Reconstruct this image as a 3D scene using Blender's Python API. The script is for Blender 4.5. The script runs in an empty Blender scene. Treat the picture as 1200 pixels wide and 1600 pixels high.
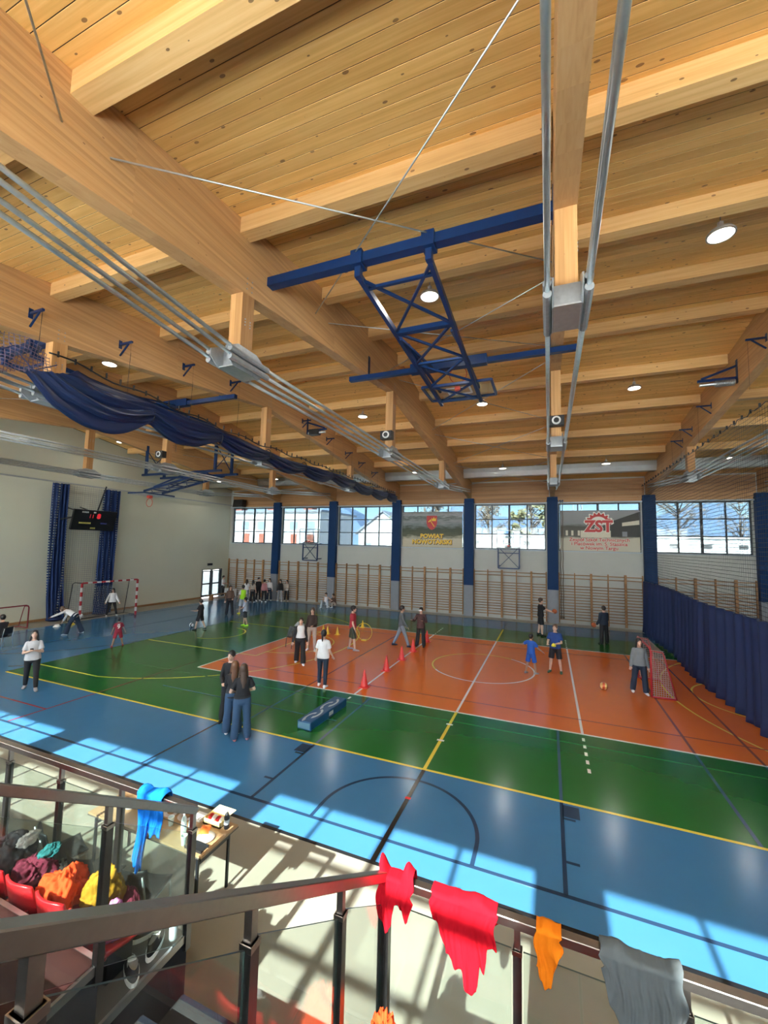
import bpy, bmesh, math, random
from mathutils import Vector, Matrix, noise
random.seed(7)
SC = bpy.context.scene
COL = SC.collection
R_ = math.radians
PI = math.pi

# ------------------------------------------------------------------ camera
cam_d = bpy.data.cameras.new('camera'); cam = bpy.data.objects.new('camera', cam_d); COL.objects.link(cam)
YAW, PIT, ROL = 0.383113702, 0.0810524194, 0.0233363885
fw = Vector((-math.sin(YAW)*math.cos(PIT), math.cos(YAW)*math.cos(PIT), math.sin(PIT)))
rt = Vector((math.cos(YAW), math.sin(YAW), 0)); up = rt.cross(fw)
r2 = rt*math.cos(ROL) + up*math.sin(ROL); u2 = -rt*math.sin(ROL) + up*math.cos(ROL)
M = Matrix((r2, u2, -fw)).transposed().to_4x4(); M.translation = (2.29490884, -15.6407456, 4.35411239)
cam.matrix_world = M
cam_d.sensor_fit = 'HORIZONTAL'; cam_d.sensor_width = 36.0; cam_d.lens = 36*639.3655/1200
cam_d.clip_start = 0.05; cam_d.clip_end = 6000
SC.camera = cam

# ------------------------------------------------------------------ light
SUN_EL = 38.5
SUN_STRENGTH = 14.0
SKY_STRENGTH = 0.22
EXPOSURE = 2.6
LAMP_WATT = 5.0
wd = bpy.data.worlds.new('sky_world'); SC.world = wd; wd.use_nodes = True
nt = wd.node_tree; nt.nodes.clear()
sky = nt.nodes.new('ShaderNodeTexSky'); sky.sky_type = 'NISHITA'; sky.sun_disc = False
sky.sun_elevation = R_(SUN_EL); sky.sun_rotation = R_(180); sky.altitude = 1200; sky.air_density = 1.0; sky.dust_density = 0.0; sky.ozone_density = 3.0
bg = nt.nodes.new('ShaderNodeBackground'); bg.inputs['Strength'].default_value = SKY_STRENGTH
wo = nt.nodes.new('ShaderNodeOutputWorld')
nt.links.new(sky.outputs[0], bg.inputs[0]); nt.links.new(bg.outputs[0], wo.inputs[0])
sl = bpy.data.lights.new('sun', 'SUN'); sl.energy = SUN_STRENGTH; sl.angle = R_(0.53); sl.color = (1.0, 0.97, 0.92)
so = bpy.data.objects.new('sun', sl); COL.objects.link(so)
so.rotation_euler = (R_(90-SUN_EL), 0, 0); so.location = (0, -40, 40)   # shines towards +Y and down
SC.view_settings.view_transform = 'Standard'; SC.view_settings.look = 'None'
SC.view_settings.exposure = EXPOSURE; SC.view_settings.gamma = 1.0; SC.view_settings.use_curve_mapping = False
cy = SC.cycles
cy.max_bounces = 12; cy.diffuse_bounces = 7; cy.glossy_bounces = 5; cy.transparent_max_bounces = 24; cy.transmission_bounces = 6
cy.caustics_reflective = False; cy.caustics_refractive = False; cy.use_denoising = True; cy.use_adaptive_sampling = True; cy.adaptive_threshold = 0.02
cy.sample_clamp_indirect = 8.0; cy.blur_glossy = 0.5

# ------------------------------------------------------------------ materials
MATS = {}
def _new(name):
    m = bpy.data.materials.new(name); m.use_nodes = True
    n = m.node_tree; b = n.nodes['Principled BSDF']
    MATS[name] = m
    return m, n, b
def _mix(n, fac, a, b_, kind='MIX'):
    x = n.nodes.new('ShaderNodeMix'); x.data_type = 'RGBA'; x.blend_type = kind
    for sock, v in ((x.inputs[0], fac), (x.inputs[6], a), (x.inputs[7], b_)):
        if hasattr(v, 'links'): n.links.new(v, sock)
        elif isinstance(v, (int, float)): sock.default_value = v
        else: sock.default_value = (*v, 1.0)
    return x.outputs[2]
def _math(n, op, a, b_=None, c=None):
    x = n.nodes.new('ShaderNodeMath'); x.operation = op
    for i, v in enumerate((a, b_, c)):
        if v is None: continue
        if hasattr(v, 'links'): n.links.new(v, x.inputs[i])
        else: x.inputs[i].default_value = v
    return x.outputs[0]
def _ramp(n, fac, stops):
    x = n.nodes.new('ShaderNodeValToRGB'); n.links.new(fac, x.inputs[0])
    e = x.color_ramp.elements
    while len(e) < len(stops): e.new(0.5)
    for i, (p, c) in enumerate(stops):
        e[i].position = p; e[i].color = (*c, 1.0) if len(c) == 3 else c
    return x.outputs[0]
def _bump(n, b, h, strength=0.3, dist=0.01):
    x = n.nodes.new('ShaderNodeBump'); x.inputs['Strength'].default_value = strength; x.inputs['Distance'].default_value = dist
    n.links.new(h, x.inputs['Height']); n.links.new(x.outputs[0], b.inputs['Normal'])
def plain(name, col, rough=0.6, metal=0.0, vary=0.12, scale=6.0, bump=0.0, spec=0.5):
    """painted, plastic, metal or cloth surface with fine procedural variation"""
    m, n, b = _new(name)
    tc = n.nodes.new('ShaderNodeTexCoord')
    nz = n.nodes.new('ShaderNodeTexNoise'); nz.inputs['Scale'].default_value = scale; nz.inputs['Detail'].default_value = 3
    n.links.new(tc.outputs['Object'], nz.inputs['Vector'])
    lo = tuple(c*(1-vary) for c in col); hi = tuple(min(1, c*(1+vary)) for c in col)
    n.links.new(_mix(n, nz.outputs['Fac'], lo, hi), b.inputs['Base Color'])
    b.inputs['Roughness'].default_value = rough; b.inputs['Metallic'].default_value = metal
    b.inputs['Specular IOR Level'].default_value = spec
    if bump: _bump(n, b, nz.outputs['Fac'], bump)
    return m
def wood(name, along, rows, base, dark, light, rowdir, knot=1.0, rough=0.55, rowvar=1.0):
    """softwood boards: colour shifts per board, grain along one axis and scattered knots"""
    m, n, b = _new(name)
    g = n.nodes.new('ShaderNodeNewGeometry'); s = n.nodes.new('ShaderNodeSeparateXYZ'); n.links.new(g.outputs['Position'], s.inputs[0])
    ax = {'X': 0, 'Y': 1, 'Z': 2}
    A = s.outputs[ax[along]]; Rr = s.outputs[ax[rowdir]]; O = s.outputs[3-ax[along]-ax[rowdir]]
    row = _math(n, 'FLOOR', _math(n, 'DIVIDE', _math(n, 'ADD', Rr, 18.0), rows)); bay = _math(n, 'FLOOR', _math(n, 'DIVIDE', _math(n, 'ADD', A, 2.5), 5.0))
    cv = n.nodes.new('ShaderNodeCombineXYZ'); n.links.new(row, cv.inputs[0]); n.links.new(bay, cv.inputs[1])
    wn = n.nodes.new('ShaderNodeTexWhiteNoise'); wn.noise_dimensions = '3D'; n.links.new(cv.outputs[0], wn.inputs['Vector'])
    off = _math(n, 'MULTIPLY', wn.outputs['Value'], 37.0)
    c2 = n.nodes.new('ShaderNodeCombineXYZ')
    n.links.new(_math(n, 'ADD', _math(n, 'MULTIPLY', A, 0.7), off), c2.inputs[0]); n.links.new(_math(n, 'MULTIPLY', Rr, 22.0), c2.inputs[1]); n.links.new(_math(n, 'MULTIPLY', O, 22.0), c2.inputs[2])
    nz = n.nodes.new('ShaderNodeTexNoise'); nz.inputs['Scale'].default_value = 1.0; nz.inputs['Detail'].default_value = 4; nz.inputs['Distortion'].default_value = 0.6
    n.links.new(c2.outputs[0], nz.inputs['Vector'])
    grain = _ramp(n, nz.outputs['Fac'], [(0.25, dark), (0.5, base), (0.78, light)])
    bright = _ramp(n, wn.outputs['Value'], [(0.0, (1-0.22*rowvar, 1-0.26*rowvar, 1-0.30*rowvar)), (0.5, (1.0, 1.0, 1.0)), (1.0, (1+0.16*rowvar, 1+0.16*rowvar, 1+0.14*rowvar))])
    col = _mix(n, 1.0, grain, bright, 'MULTIPLY')
    c3 = n.nodes.new('ShaderNodeCombineXYZ')
    n.links.new(_math(n, 'ADD', _math(n, 'MULTIPLY', A, 4.2), off), c3.inputs[0]); n.links.new(_math(n, 'MULTIPLY', Rr, 8.0), c3.inputs[1]); n.links.new(_math(n, 'MULTIPLY', O, 8.0), c3.inputs[2])
    vo = n.nodes.new('ShaderNodeTexVoronoi'); vo.inputs['Scale'].default_value = 1.0; n.links.new(c3.outputs[0], vo.inputs['Vector'])
    sel = n.nodes.new('ShaderNodeSeparateColor'); n.links.new(vo.outputs['Color'], sel.inputs[0])
    size = _math(n, 'MULTIPLY', _math(n, 'MAXIMUM', _math(n, 'SUBTRACT', sel.outputs[0], 0.30), 0.0), 0.27*knot)
    k = _math(n, 'LESS_THAN', vo.outputs['Distance'], size)
    col = _mix(n, _math(n, 'MULTIPLY', k, 0.8), col, (0.15, 0.062, 0.022))
    n.links.new(col, b.inputs['Base Color']); b.inputs['Roughness'].default_value = rough
    _bump(n, b, nz.outputs['Fac'], 0.12)
    return m
def emis(name, col, strength):
    m, n, b = _new(name)
    b.inputs['Base Color'].default_value = (*col, 1); b.inputs['Emission Color'].default_value = (*col, 1); b.inputs['Emission Strength'].default_value = strength
    return m
def thin_glass(name, tint, refl_rough=0.02, ior=1.45, dirt=0.0, haze=0.0):
    """flat pane: lets light straight through, mirrors by Fresnel, may carry a film of dust"""
    m, n, b = _new(name); n.nodes.remove(b)
    out = n.nodes['Material Output']
    tr = n.nodes.new('ShaderNodeBsdfTransparent'); tr.inputs[0].default_value = (*tint, 1)
    gl = n.nodes.new('ShaderNodeBsdfGlossy'); gl.inputs['Roughness'].default_value = refl_rough
    lw = n.nodes.new('ShaderNodeLayerWeight'); lw.inputs['Blend'].default_value = 0.5
    f0 = ((ior-1)/(ior+1))**2
    fr = _math(n, 'ADD', f0, _math(n, 'MULTIPLY', _math(n, 'POWER', lw.outputs['Facing'], 5.0), 1-f0))
    mx = n.nodes.new('ShaderNodeMixShader'); n.links.new(fr, mx.inputs[0]); n.links.new(tr.outputs[0], mx.inputs[1]); n.links.new(gl.outputs[0], mx.inputs[2])
    last = mx.outputs[0]
    if dirt:
        df = n.nodes.new('ShaderNodeBsdfDiffuse'); df.inputs[0].default_value = (0.8, 0.8, 0.76, 1)
        tc = n.nodes.new('ShaderNodeTexCoord'); nz = n.nodes.new('ShaderNodeTexNoise'); nz.inputs['Scale'].default_value = 5; nz.inputs['Detail'].default_value = 6
        n.links.new(tc.outputs['Object'], nz.inputs['Vector'])
        m2 = n.nodes.new('ShaderNodeMixShader'); n.links.new(_math(n, 'MULTIPLY', _math(n, 'POWER', nz.outputs['Fac'], 2.0), dirt), m2.inputs[0])
        n.links.new(last, m2.inputs[1]); n.links.new(df.outputs[0], m2.inputs[2]); last = m2.outputs[0]
    if haze:   # added translucent share that spreads sunlight into the room
        tl = n.nodes.new('ShaderNodeBsdfTranslucent'); tl.inputs[0].default_value = (0.95, 0.96, 0.95, 1)
        m3 = n.nodes.new('ShaderNodeMixShader'); m3.inputs[0].default_value = haze; n.links.new(last, m3.inputs[1]); n.links.new(tl.outputs[0], m3.inputs[2]); last = m3.outputs[0]
    n.links.new(last, out.inputs[0])
    return m
def netting(name, col, cell, thick, axes):
    """knotted net seen as fine cords: open between the cords"""
    m, n, b = _new(name); out = n.nodes['Material Output']
    b.inputs['Base Color'].default_value = (*col, 1); b.inputs['Roughness'].default_value = 0.8
    g = n.nodes.new('ShaderNodeTexCoord'); s = n.nodes.new('ShaderNodeSeparateXYZ'); n.links.new(g.outputs['Object'], s.inputs[0])
    fs = []
    for a in axes:
        fr = _math(n, 'FRACT', _math(n, 'DIVIDE', s.outputs[a], cell))
        fs.append(_math(n, 'LESS_THAN', fr, thick))
    f = _math(n, 'MAXIMUM', fs[0], fs[1])
    tr = n.nodes.new('ShaderNodeBsdfTransparent'); mx = n.nodes.new('ShaderNodeMixShader')
    n.links.new(f, mx.inputs[0]); n.links.new(tr.outputs[0], mx.inputs[1]); n.links.new(b.outputs[0], mx.inputs[2]); n.links.new(mx.outputs[0], out.inputs[0])
    return m
W_BASE, W_DARK, W_LIGHT = (0.80, 0.475, 0.15), (0.69, 0.385, 0.105), (0.88, 0.57, 0.22)
wood('spruce_boards', 'X', 0.19, W_BASE, W_DARK, W_LIGHT, 'Y', 1.0, rowvar=0.65)
wood('spruce_purlin', 'X', 3.0, (0.74, 0.46, 0.185), (0.63, 0.37, 0.13), (0.82, 0.56, 0.26), 'Y', 0.8)
wood('glulam', 'Y', 0.045, (0.54, 0.31, 0.13), (0.46, 0.25, 0.095), (0.58, 0.35, 0.165), 'Z', 0.35, rowvar=0.55)
wood('wood_post', 'Z', 0.5, (0.52, 0.28, 0.105), (0.42, 0.21, 0.07), (0.62, 0.37, 0.16), 'X', 0.5)
wood('wood_cladding', 'X', 0.15, (0.42, 0.23, 0.10), (0.33, 0.17, 0.065), (0.50, 0.29, 0.13), 'Z', 0.6)
wood('wallbar_wood', 'X', 0.5, (0.33, 0.17, 0.065), (0.26, 0.13, 0.045), (0.40, 0.22, 0.09), 'Z', 0.0)
plain('roof_outer', (0.055, 0.028, 0.012), 0.9)  # dark brown paints the shadow line into gaps between ceiling boards
plain('plaster', (0.55, 0.55, 0.44), 0.85, vary=0.04, scale=0.8, bump=0.05)
plain('plaster_grey', (0.46, 0.47, 0.44), 0.85, vary=0.05, scale=1.5, bump=0.05)
plain('column_blue', (0.004, 0.030, 0.105), 0.6, vary=0.08, spec=0.2)
plain('column_grey', (0.22, 0.24, 0.27), 0.6, vary=0.08)
plain('frame_dark', (0.035, 0.045, 0.055), 0.45)
plain('sill_metal', (0.42, 0.50, 0.58), 0.4)
plain('galvanised', (0.50, 0.54, 0.55), 0.38, 0.85, vary=0.18, scale=14)
plain('cast_steel', (0.36, 0.39, 0.41), 0.42, 0.6, vary=0.2, scale=18)
plain('stainless', (0.38, 0.345, 0.31), 0.30, 1.0, vary=0.10, scale=30)
plain('stainless_dark', (0.10, 0.095, 0.092), 0.30, 0.9, vary=0.15, scale=30)
plain('duct_metal', (0.52, 0.54, 0.54), 0.28, 0.9, vary=0.1, scale=3)
plain('blue_steel', (0.004, 0.026, 0.100), 0.35, vary=0.15, spec=0.35)
plain('black_steel', (0.012, 0.013, 0.016), 0.4)
plain('black_plastic', (0.014, 0.014, 0.016), 0.45)
plain('white_plastic', (0.75, 0.75, 0.73), 0.4)
plain('red_plastic', (0.45, 0.010, 0.014), 0.28, vary=0.06)
plain('red_paint', (0.42, 0.02, 0.03), 0.4)
plain('white_paint', (0.72, 0.72, 0.70), 0.4)
plain('cone_red', (0.66, 0.035, 0.03), 0.45)
plain('cone_yellow', (0.78, 0.52, 0.03), 0.45)
plain('floor_beige', (0.27, 0.25, 0.198), 0.33, vary=0.06, scale=1.6)
for nm, c in (('floor_blue', (0.042, 0.155, 0.30)), ('floor_green', (0.014, 0.120, 0.018)), ('floor_orange', (0.62, 0.145, 0.018)),
              ('line_yellow', (0.72, 0.56, 0.06)), ('line_white', (0.74, 0.72, 0.66)), ('line_dark', (0.014, 0.035, 0.075)), ('line_black', (0.01, 0.011, 0.013)),
              ('line_faint', (0.045, 0.155, 0.055)), ('line_red', (0.22, 0.03, 0.04)), ('line_brown', (0.22, 0.075, 0.035)), ('line_greyblue', (0.045, 0.10, 0.15))):
    plain(nm, c, 0.18, vary=0.045, scale=2.2, spec=0.5)
thin_glass('window_glass', (0.29, 0.325, 0.335))   # dark tint put into the panes to dim the bright outdoors
thin_glass('scatter_glass', (0.90, 0.95, 0.96), haze=0.40)  # scattering added to the unseen near panes to brighten the ceiling
thin_glass('rail_glass', (0.86, 0.90, 0.88), 0.01, 1.5, dirt=0.035)
thin_glass('board_glass', (0.82, 0.86, 0.88), 0.03, 1.5)
plain('stand_brown', (0.22, 0.085, 0.055), 0.5, vary=0.15, scale=9)
plain('stand_grey', (0.085, 0.08, 0.072), 0.6, vary=0.15, scale=9, spec=0.25)
plain('stand_navy', (0.006, 0.009, 0.016), 0.7, spec=0.2)
plain('alu_edge', (0.34, 0.34, 0.33), 0.35, 0.9)

# ------------------------------------------------------------------ mesh helpers
class MB:
    """collects shapes; build() links them as one mesh object"""
    def __init__(s): s.v = []; s.f = []; s.mi = []; s.cur = 0; s.smooth = False
    def _add(s, vs, fs):
        o = len(s.v); s.v += [tuple(p) for p in vs]; s.f += [tuple(i+o for i in f) for f in fs]; s.mi += [s.cur]*len(fs); return s
    def box(s, x0, x1, y0, y1, z0, z1):
        return s._add([(x, y, z) for z in (z0, z1) for y in (y0, y1) for x in (x0, x1)],
                      [(0, 2, 3, 1), (4, 5, 7, 6), (0, 1, 5, 4), (2, 6, 7, 3), (0, 4, 6, 2), (1, 3, 7, 5)])
    def bar(s, a, b, w, h, upv=(0, 0, 1)):
        """box-section bar from a to b: w across, h along the up vector"""
        a = Vector(a); b = Vector(b); d = (b-a).normalized(); u = Vector(upv)
        if abs(d.dot(u)) > 0.97: u = Vector((0, 1, 0)) if abs(d.y) < 0.9 else Vector((1, 0, 0))
        r = d.cross(u).normalized(); u = r.cross(d)
        vs = [p + r*(i*w/2) + u*(j*h/2) for p in (a, b) for i, j in ((-1, -1), (1, -1), (1, 1), (-1, 1))]
        return s._add(vs, [(0, 1, 2, 3), (7, 6, 5, 4), (0, 4, 5, 1), (1, 5, 6, 2), (2, 6, 7, 3), (3, 7, 4, 0)])
    def cyl(s, a, b, r, n=10, r1=None, cap=True):
        a = Vector(a); b = Vector(b); d = (b-a).normalized(); u = Vector((0, 0, 1)) if abs(d.z) < 0.9 else Vector((1, 0, 0))
        p = d.cross(u).normalized(); q = p.cross(d); r1 = r if r1 is None else r1
        vs = [c + (p*math.cos(2*PI*i/n) + q*math.sin(2*PI*i/n))*rr for c, rr in ((a, r), (b, r1)) for i in range(n)]
        fs = [(i, (i+1) % n, n+(i+1) % n, n+i) for i in range(n)]
        if cap: fs += [tuple(range(n))[::-1], tuple(range(n, 2*n))]
        return s._add(vs, fs)
    def tube(s, pts, r, n=8, closed=False, cap=True):
        pts = [Vector(p) for p in pts]; N = len(pts); rr = r if isinstance(r, (list, tuple)) else [r]*N
        vs = []; prev = None
        for i, p in enumerate(pts):
            a = pts[(i-1) % N] if (closed or i > 0) else p; b = pts[(i+1) % N] if (closed or i < N-1) else p
            d = (b-a).normalized()
            if prev is None:
                u = Vector((0, 0, 1)) if abs(d.z) < 0.9 else Vector((1, 0, 0)); x = d.cross(u).normalized()
            else: x = (prev - d*prev.dot(d)).normalized()
            prev = x; y = d.cross(x)
            vs += [p + (x*math.cos(2*PI*k/n) + y*math.sin(2*PI*k/n))*rr[i] for k in range(n)]
        fs = []
        for i in range(N if closed else N-1):
            j = (i+1) % N
            fs += [(i*n+k, i*n+(k+1) % n, j*n+(k+1) % n, j*n+k) for k in range(n)]
        if cap and not closed: fs += [tuple(range(n))[::-1], tuple(range((N-1)*n, N*n))]
        return s._add(vs, fs)
    def prism(s, poly, axis, a, b):
        """2D outline extruded along an axis from a to b"""
        n = len(poly)
        def P(p, t): return (t, p[0], p[1]) if axis == 'X' else ((p[0], t, p[1]) if axis == 'Y' else (p[0], p[1], t))
        vs = [P(p, a) for p in poly] + [P(p, b) for p in poly]
        return s._add(vs, [tuple(range(n)), tuple(range(2*n-1, n-1, -1))] + [(i, n+i, n+(i+1) % n, (i+1) % n) for i in range(n)])
    def lathe(s, prof, c=(0, 0, 0), n=16):
        vs = []; m = len(prof)
        for r, z in prof: vs += [(c[0]+r*math.cos(2*PI*k/n), c[1]+r*math.sin(2*PI*k/n), c[2]+z) for k in range(n)]
        fs = [(i*n+k, i*n+(k+1) % n, (i+1)*n+(k+1) % n, (i+1)*n+k) for i in range(m-1) for k in range(n)]
        fs += [tuple(range(n))[::-1], tuple(range((m-1)*n, m*n))]
        return s._add(vs, fs)
    def ball(s, c, r, n=14, m=8):
        rx, ry, rz = r if isinstance(r, (tuple, list)) else (r, r, r)
        vs = [(c[0], c[1], c[2]-rz)]
        for j in range(1, m):
            t = -PI/2 + PI*j/m
            vs += [(c[0]+rx*math.cos(t)*math.cos(2*PI*k/n), c[1]+ry*math.cos(t)*math.sin(2*PI*k/n), c[2]+rz*math.sin(t)) for k in range(n)]
        vs.append((c[0], c[1], c[2]+rz)); L = len(vs)-1
        fs = [(0, 1+(k+1) % n, 1+k) for k in range(n)] + [(L, 1+(m-2)*n+k, 1+(m-2)*n+(k+1) % n) for k in range(n)]
        fs += [(1+j*n+k, 1+j*n+(k+1) % n, 1+(j+1)*n+(k+1) % n, 1+(j+1)*n+k) for j in range(m-2) for k in range(n)]
        return s._add(vs, fs)
    def grid(s, fn, nu, nv):
        vs = [fn(i/nu, j/nv) for j in range(nv+1) for i in range(nu+1)]; w = nu+1
        return s._add(vs, [(j*w+i, j*w+i+1, (j+1)*w+i+1, (j+1)*w+i) for j in range(nv) for i in range(nu)])
    def mesh(s, name, mats):
        me = bpy.data.meshes.new(name); me.from_pydata(s.v, [], s.f)
        for m in (mats if isinstance(mats, (list, tuple)) else [mats]): me.materials.append(MATS[m])
        if any(s.mi): me.polygons.foreach_set('material_index', s.mi)
        if s.smooth: me.polygons.foreach_set('use_smooth', [True]*len(me.polygons))
        me.update(); return me
    def build(s, name, mats, parent=None, loc=(0, 0, 0), rot=(0, 0, 0)):
        return link(name, s.mesh(name, mats), parent, loc, rot)
def link(name, me, parent=None, loc=(0, 0, 0), rot=(0, 0, 0)):
    o = bpy.data.objects.new(name, me); COL.objects.link(o); o.location = loc; o.rotation_euler = rot
    if parent is not None: o.parent = parent
    return o
def tag(o, label=None, cat=None, group=None, kind=None):
    if label: o['label'] = label
    if cat: o['category'] = cat
    if group: o['group'] = group
    if kind: o['kind'] = kind
    return o
def thing(name, label, cat, loc=(0, 0, 0), rz=0.0, group=None):
    o = bpy.data.objects.new(name, None); COL.objects.link(o); o.location = loc; o.rotation_euler = (0, 0, rz); o.empty_display_size = 0.1
    return tag(o, label, cat, group)
def copy_tree(o, parent=None):
    c = o.copy(); COL.objects.link(c); c.parent = parent
    for ch in o.children: copy_tree(ch, c)
    return c
def solidify(o, t, off=0.0):
    m = o.modifiers.new('thickness', 'SOLIDIFY'); m.thickness = t; m.offset = off; return o
def bevel(o, w, seg=2):
    m = o.modifiers.new('edge', 'BEVEL'); m.width = w; m.segments = seg; m.limit_method = 'ANGLE'; return o
# ------------------------------------------------------------------ hall dimensions
XL, XR, YN, YF = -22.3, 17.7, -18.0, 11.2
RIDGE_Y, RIDGE_Z, C_SL = -3.4, 10.75, 0.147
def ceil_z(y): return RIDGE_Z - C_SL*abs(y-RIDGE_Y)
def beam_z(y): return 9.38 - 0.126*abs(y-RIDGE_Y)
TRUSS_X = [-17.5+5*k+0.02 for k in range(7)]
BAYS = [(-22.3+0.1, -17.5)] + [(-17.5+5*k, -12.5+5*k) for k in range(7)]

# floor with its painted courts
def slab(name, x0, x1, y0, y1, z0, z1, mat, parent=None):
    return MB().box(x0, x1, y0, y1, z0, z1).build(name, mat, parent)
floor = tag(slab('floor', XL-0.2, XR+0.2, YN-0.2, YF+0.2, -0.30, 0.0, 'floor_beige'), 'sports hall floor, beige at the margins with blue, green and orange courts', kind='structure')
slab('blue_zone', -20.6, XR-1.0, -10.07, 10.25, 0.0, 0.002, 'floor_blue', floor)
slab('green_zone', -14.0, 14.0, -7.53, 7.53, 0.002, 0.004, 'floor_green', floor)
slab('orange_zone', -9.0, 9.0, -4.5, 4.5, 0.004, 0.006, 'floor_orange', floor)
Z0 = 0.0062
def line(x0, y0, x1, y1, w, mat, z=Z0, name='court_line'):
    return MB().bar((x0, y0, z), (x1, y1, z), w, 0.0016).build(name, mat, floor)
def arc(cx, cy, r, a0, a1, w, mat, z=Z0, n=40, name='court_arc'):
    vs = []; 
    for i in range(n+1):
        a = R_(a0+(a1-a0)*i/n)
        for rr in (r-w/2, r+w/2): vs.append((cx+rr*math.cos(a), cy+rr*math.sin(a), z))
    m = MB()._add(vs, [(2*i, 2*i+1, 2*i+3, 2*i+2) for i in range(n)]); return m.build(name, mat, floor)
# basketball (yellow)
for y in (-7.53, 7.53): line(-14, y, 14, y, 0.06, 'line_yellow' if y < 0 else 'line_faint')
line(-14, -7.53, -14, 7.53, 0.06, 'line_faint'); line(14, -7.53, 14, 7.53, 0.06, 'line_yellow')
line(0, -7.53, 0, -4.5, 0.07, 'line_yellow', Z0+.001); line(0, 4.5, 0, 7.53, 0.07, 'line_yellow', Z0+.001); line(0, -4.5, 0, 4.5, 0.06, 'line_white', Z0+.001)
line(0, -10.07, 0, -7.56, 0.07, 'line_black', Z0+.001); line(0, 7.56, 0, 10.2, 0.07, 'line_black', Z0+.001)
line(0, -5.35, 0, -5.28, 0.16, 'line_white', Z0+.002); line(0, -6.25, 0, -6.18, 0.16, 'line_white', Z0+.002)
arc(0, 0, 1.8, 60, 215, 0.055, 'line_yellow'); arc(0, 0, 1.8, 215, 420, 0.055, 'line_white')
for s in (-1, 1):
    bx = s*12.43
    dy = 6.6; ax = math.sqrt(6.75**2-dy**2)
    for sg in (-1, 1): line(s*14, sg*dy, bx-s*ax, sg*dy, 0.055, 'line_yellow')
    a = math.degrees(math.atan2(dy, ax))
    if s < 0: arc(bx, 0, 6.75, -a, a, 0.055, 'line_yellow')
    else: arc(bx, 0, 6.75, 180-a, 180+a, 0.055, 'line_yellow')
    for sg in (-1, 1): line(s*14, sg*2.45, s*8.2, sg*2.45, 0.055, 'line_yellow')
    line(s*8.2, -2.45, s*8.2, 2.45, 0.055, 'line_yellow')
    if s < 0: arc(-8.2, 0, 1.8, -90, 90, 0.055, 'line_yellow'); arc(-12.43, 0, 1.25, -90, 90, 0.055, 'line_yellow')
    else: arc(8.2, 0, 1.8, 90, 270, 0.055, 'line_yellow'); arc(12.43, 0, 1.25, 90, 270, 0.055, 'line_yellow')
# volleyball (white)
for y in (-4.5, 4.5): line(-9, y, 9, y, 0.06, 'line_white')
for x in (-9, 9): line(x, -4.5, x, 4.5, 0.06, 'line_white')
for x in (-3, 3):
    line(x, -4.5, x, 4.5, 0.06, 'line_white')
    for sg in (-1, 1):
        for k in range(5): line(x, sg*(4.72+0.36*k), x, sg*(4.88+0.36*k), 0.06, 'line_white')
# cross basketball and five-a-side courts (dark)
for cx in (0,):
    line(-20, -9.62, 8.0, -9.62, 0.06, 'line_dark')
    for sg in (-1, 1):
        line(cx+sg*2.46, -9.62, cx+sg*2.46, -7.56, 0.055, 'line_dark'); line(cx+sg*2.46, -7.5, cx+sg*2.46, -4.55, 0.055, 'line_greyblue')
        for yy in (-9.0, -8.0): line(cx+sg*2.46, yy, cx+sg*2.66, yy, 0.05, 'line_dark')
        line(cx+sg*2.6, -7.95, cx+sg*2.6, -7.62, 0.26, 'line_dark') if cx == 0 else None
    arc(cx, -9.23, 1.28, 0, 180, 0.06, 'line_dark')
    for sg in (-1, 1): line(cx+sg*1.28, -9.23, cx+sg*1.28, -9.6, 0.06, 'line_dark')
line(0, -8.56, 0, -8.5, 0.1, 'cone_red', Z0+.002)
for x, c in ((5.2, 'line_dark'), (6.4, 'line_dark'), (-4.6, 'line_brown')):
    line(x, -4.5, x, 4.5, 0.06, 'line_brown' if x > 0 else c, Z0); line(x, 4.55, x, 7.5, 0.06, 'line_dark'); line(x, -7.5, x, -4.55, 0.06, 'line_greyblue')
line(-20.6, -10.09, 16.7, -10.09, 0.06, 'line_black', 0.002, 'edge_line'); line(-5.12, -9.6, -5.12, -7.6, 0.05, 'line_dark'); line(-9.6, -9.6, -9.6, -4.0, 0.05, 'line_red')
line(-20, -8.8, -9.6, -8.8, 0.05, 'line_red')
for y in (-3.6, 3.6): line(-9, y, 9, y, 0.05, 'line_brown'); 
for y in (-5.1, 5.1): line(-13.9, y, 13.9, y, 0.05, 'line_faint')
for y in (-6.3,): line(-8.5, y, -2.6, y, 0.05, 'line_greyblue')
line(-20, -9.95, -20, 10.1, 0.06, 'line_dark'); arc(-20, 1.5, 6.0, 0, 90, 0.05, 'line_dark'); arc(-20, -1.5, 6.0, -90, 0, 0.05, 'line_dark'); line(-14, -1.5, -14, 1.5, 0.05, 'line_dark')
line(-17, -8, -17, 8, 0.04, 'line_greyblue'); line(-20, 9.95, 16, 9.95, 0.05, 'line_greyblue')
for k in range(9):
    a = R_(-70+17*k); x = -20+9*math.cos(a); y = 9*math.sin(a); line(x, y, x+0.5*-math.sin(a), y+0.5*math.cos(a), 0.06, 'line_greyblue')

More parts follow.
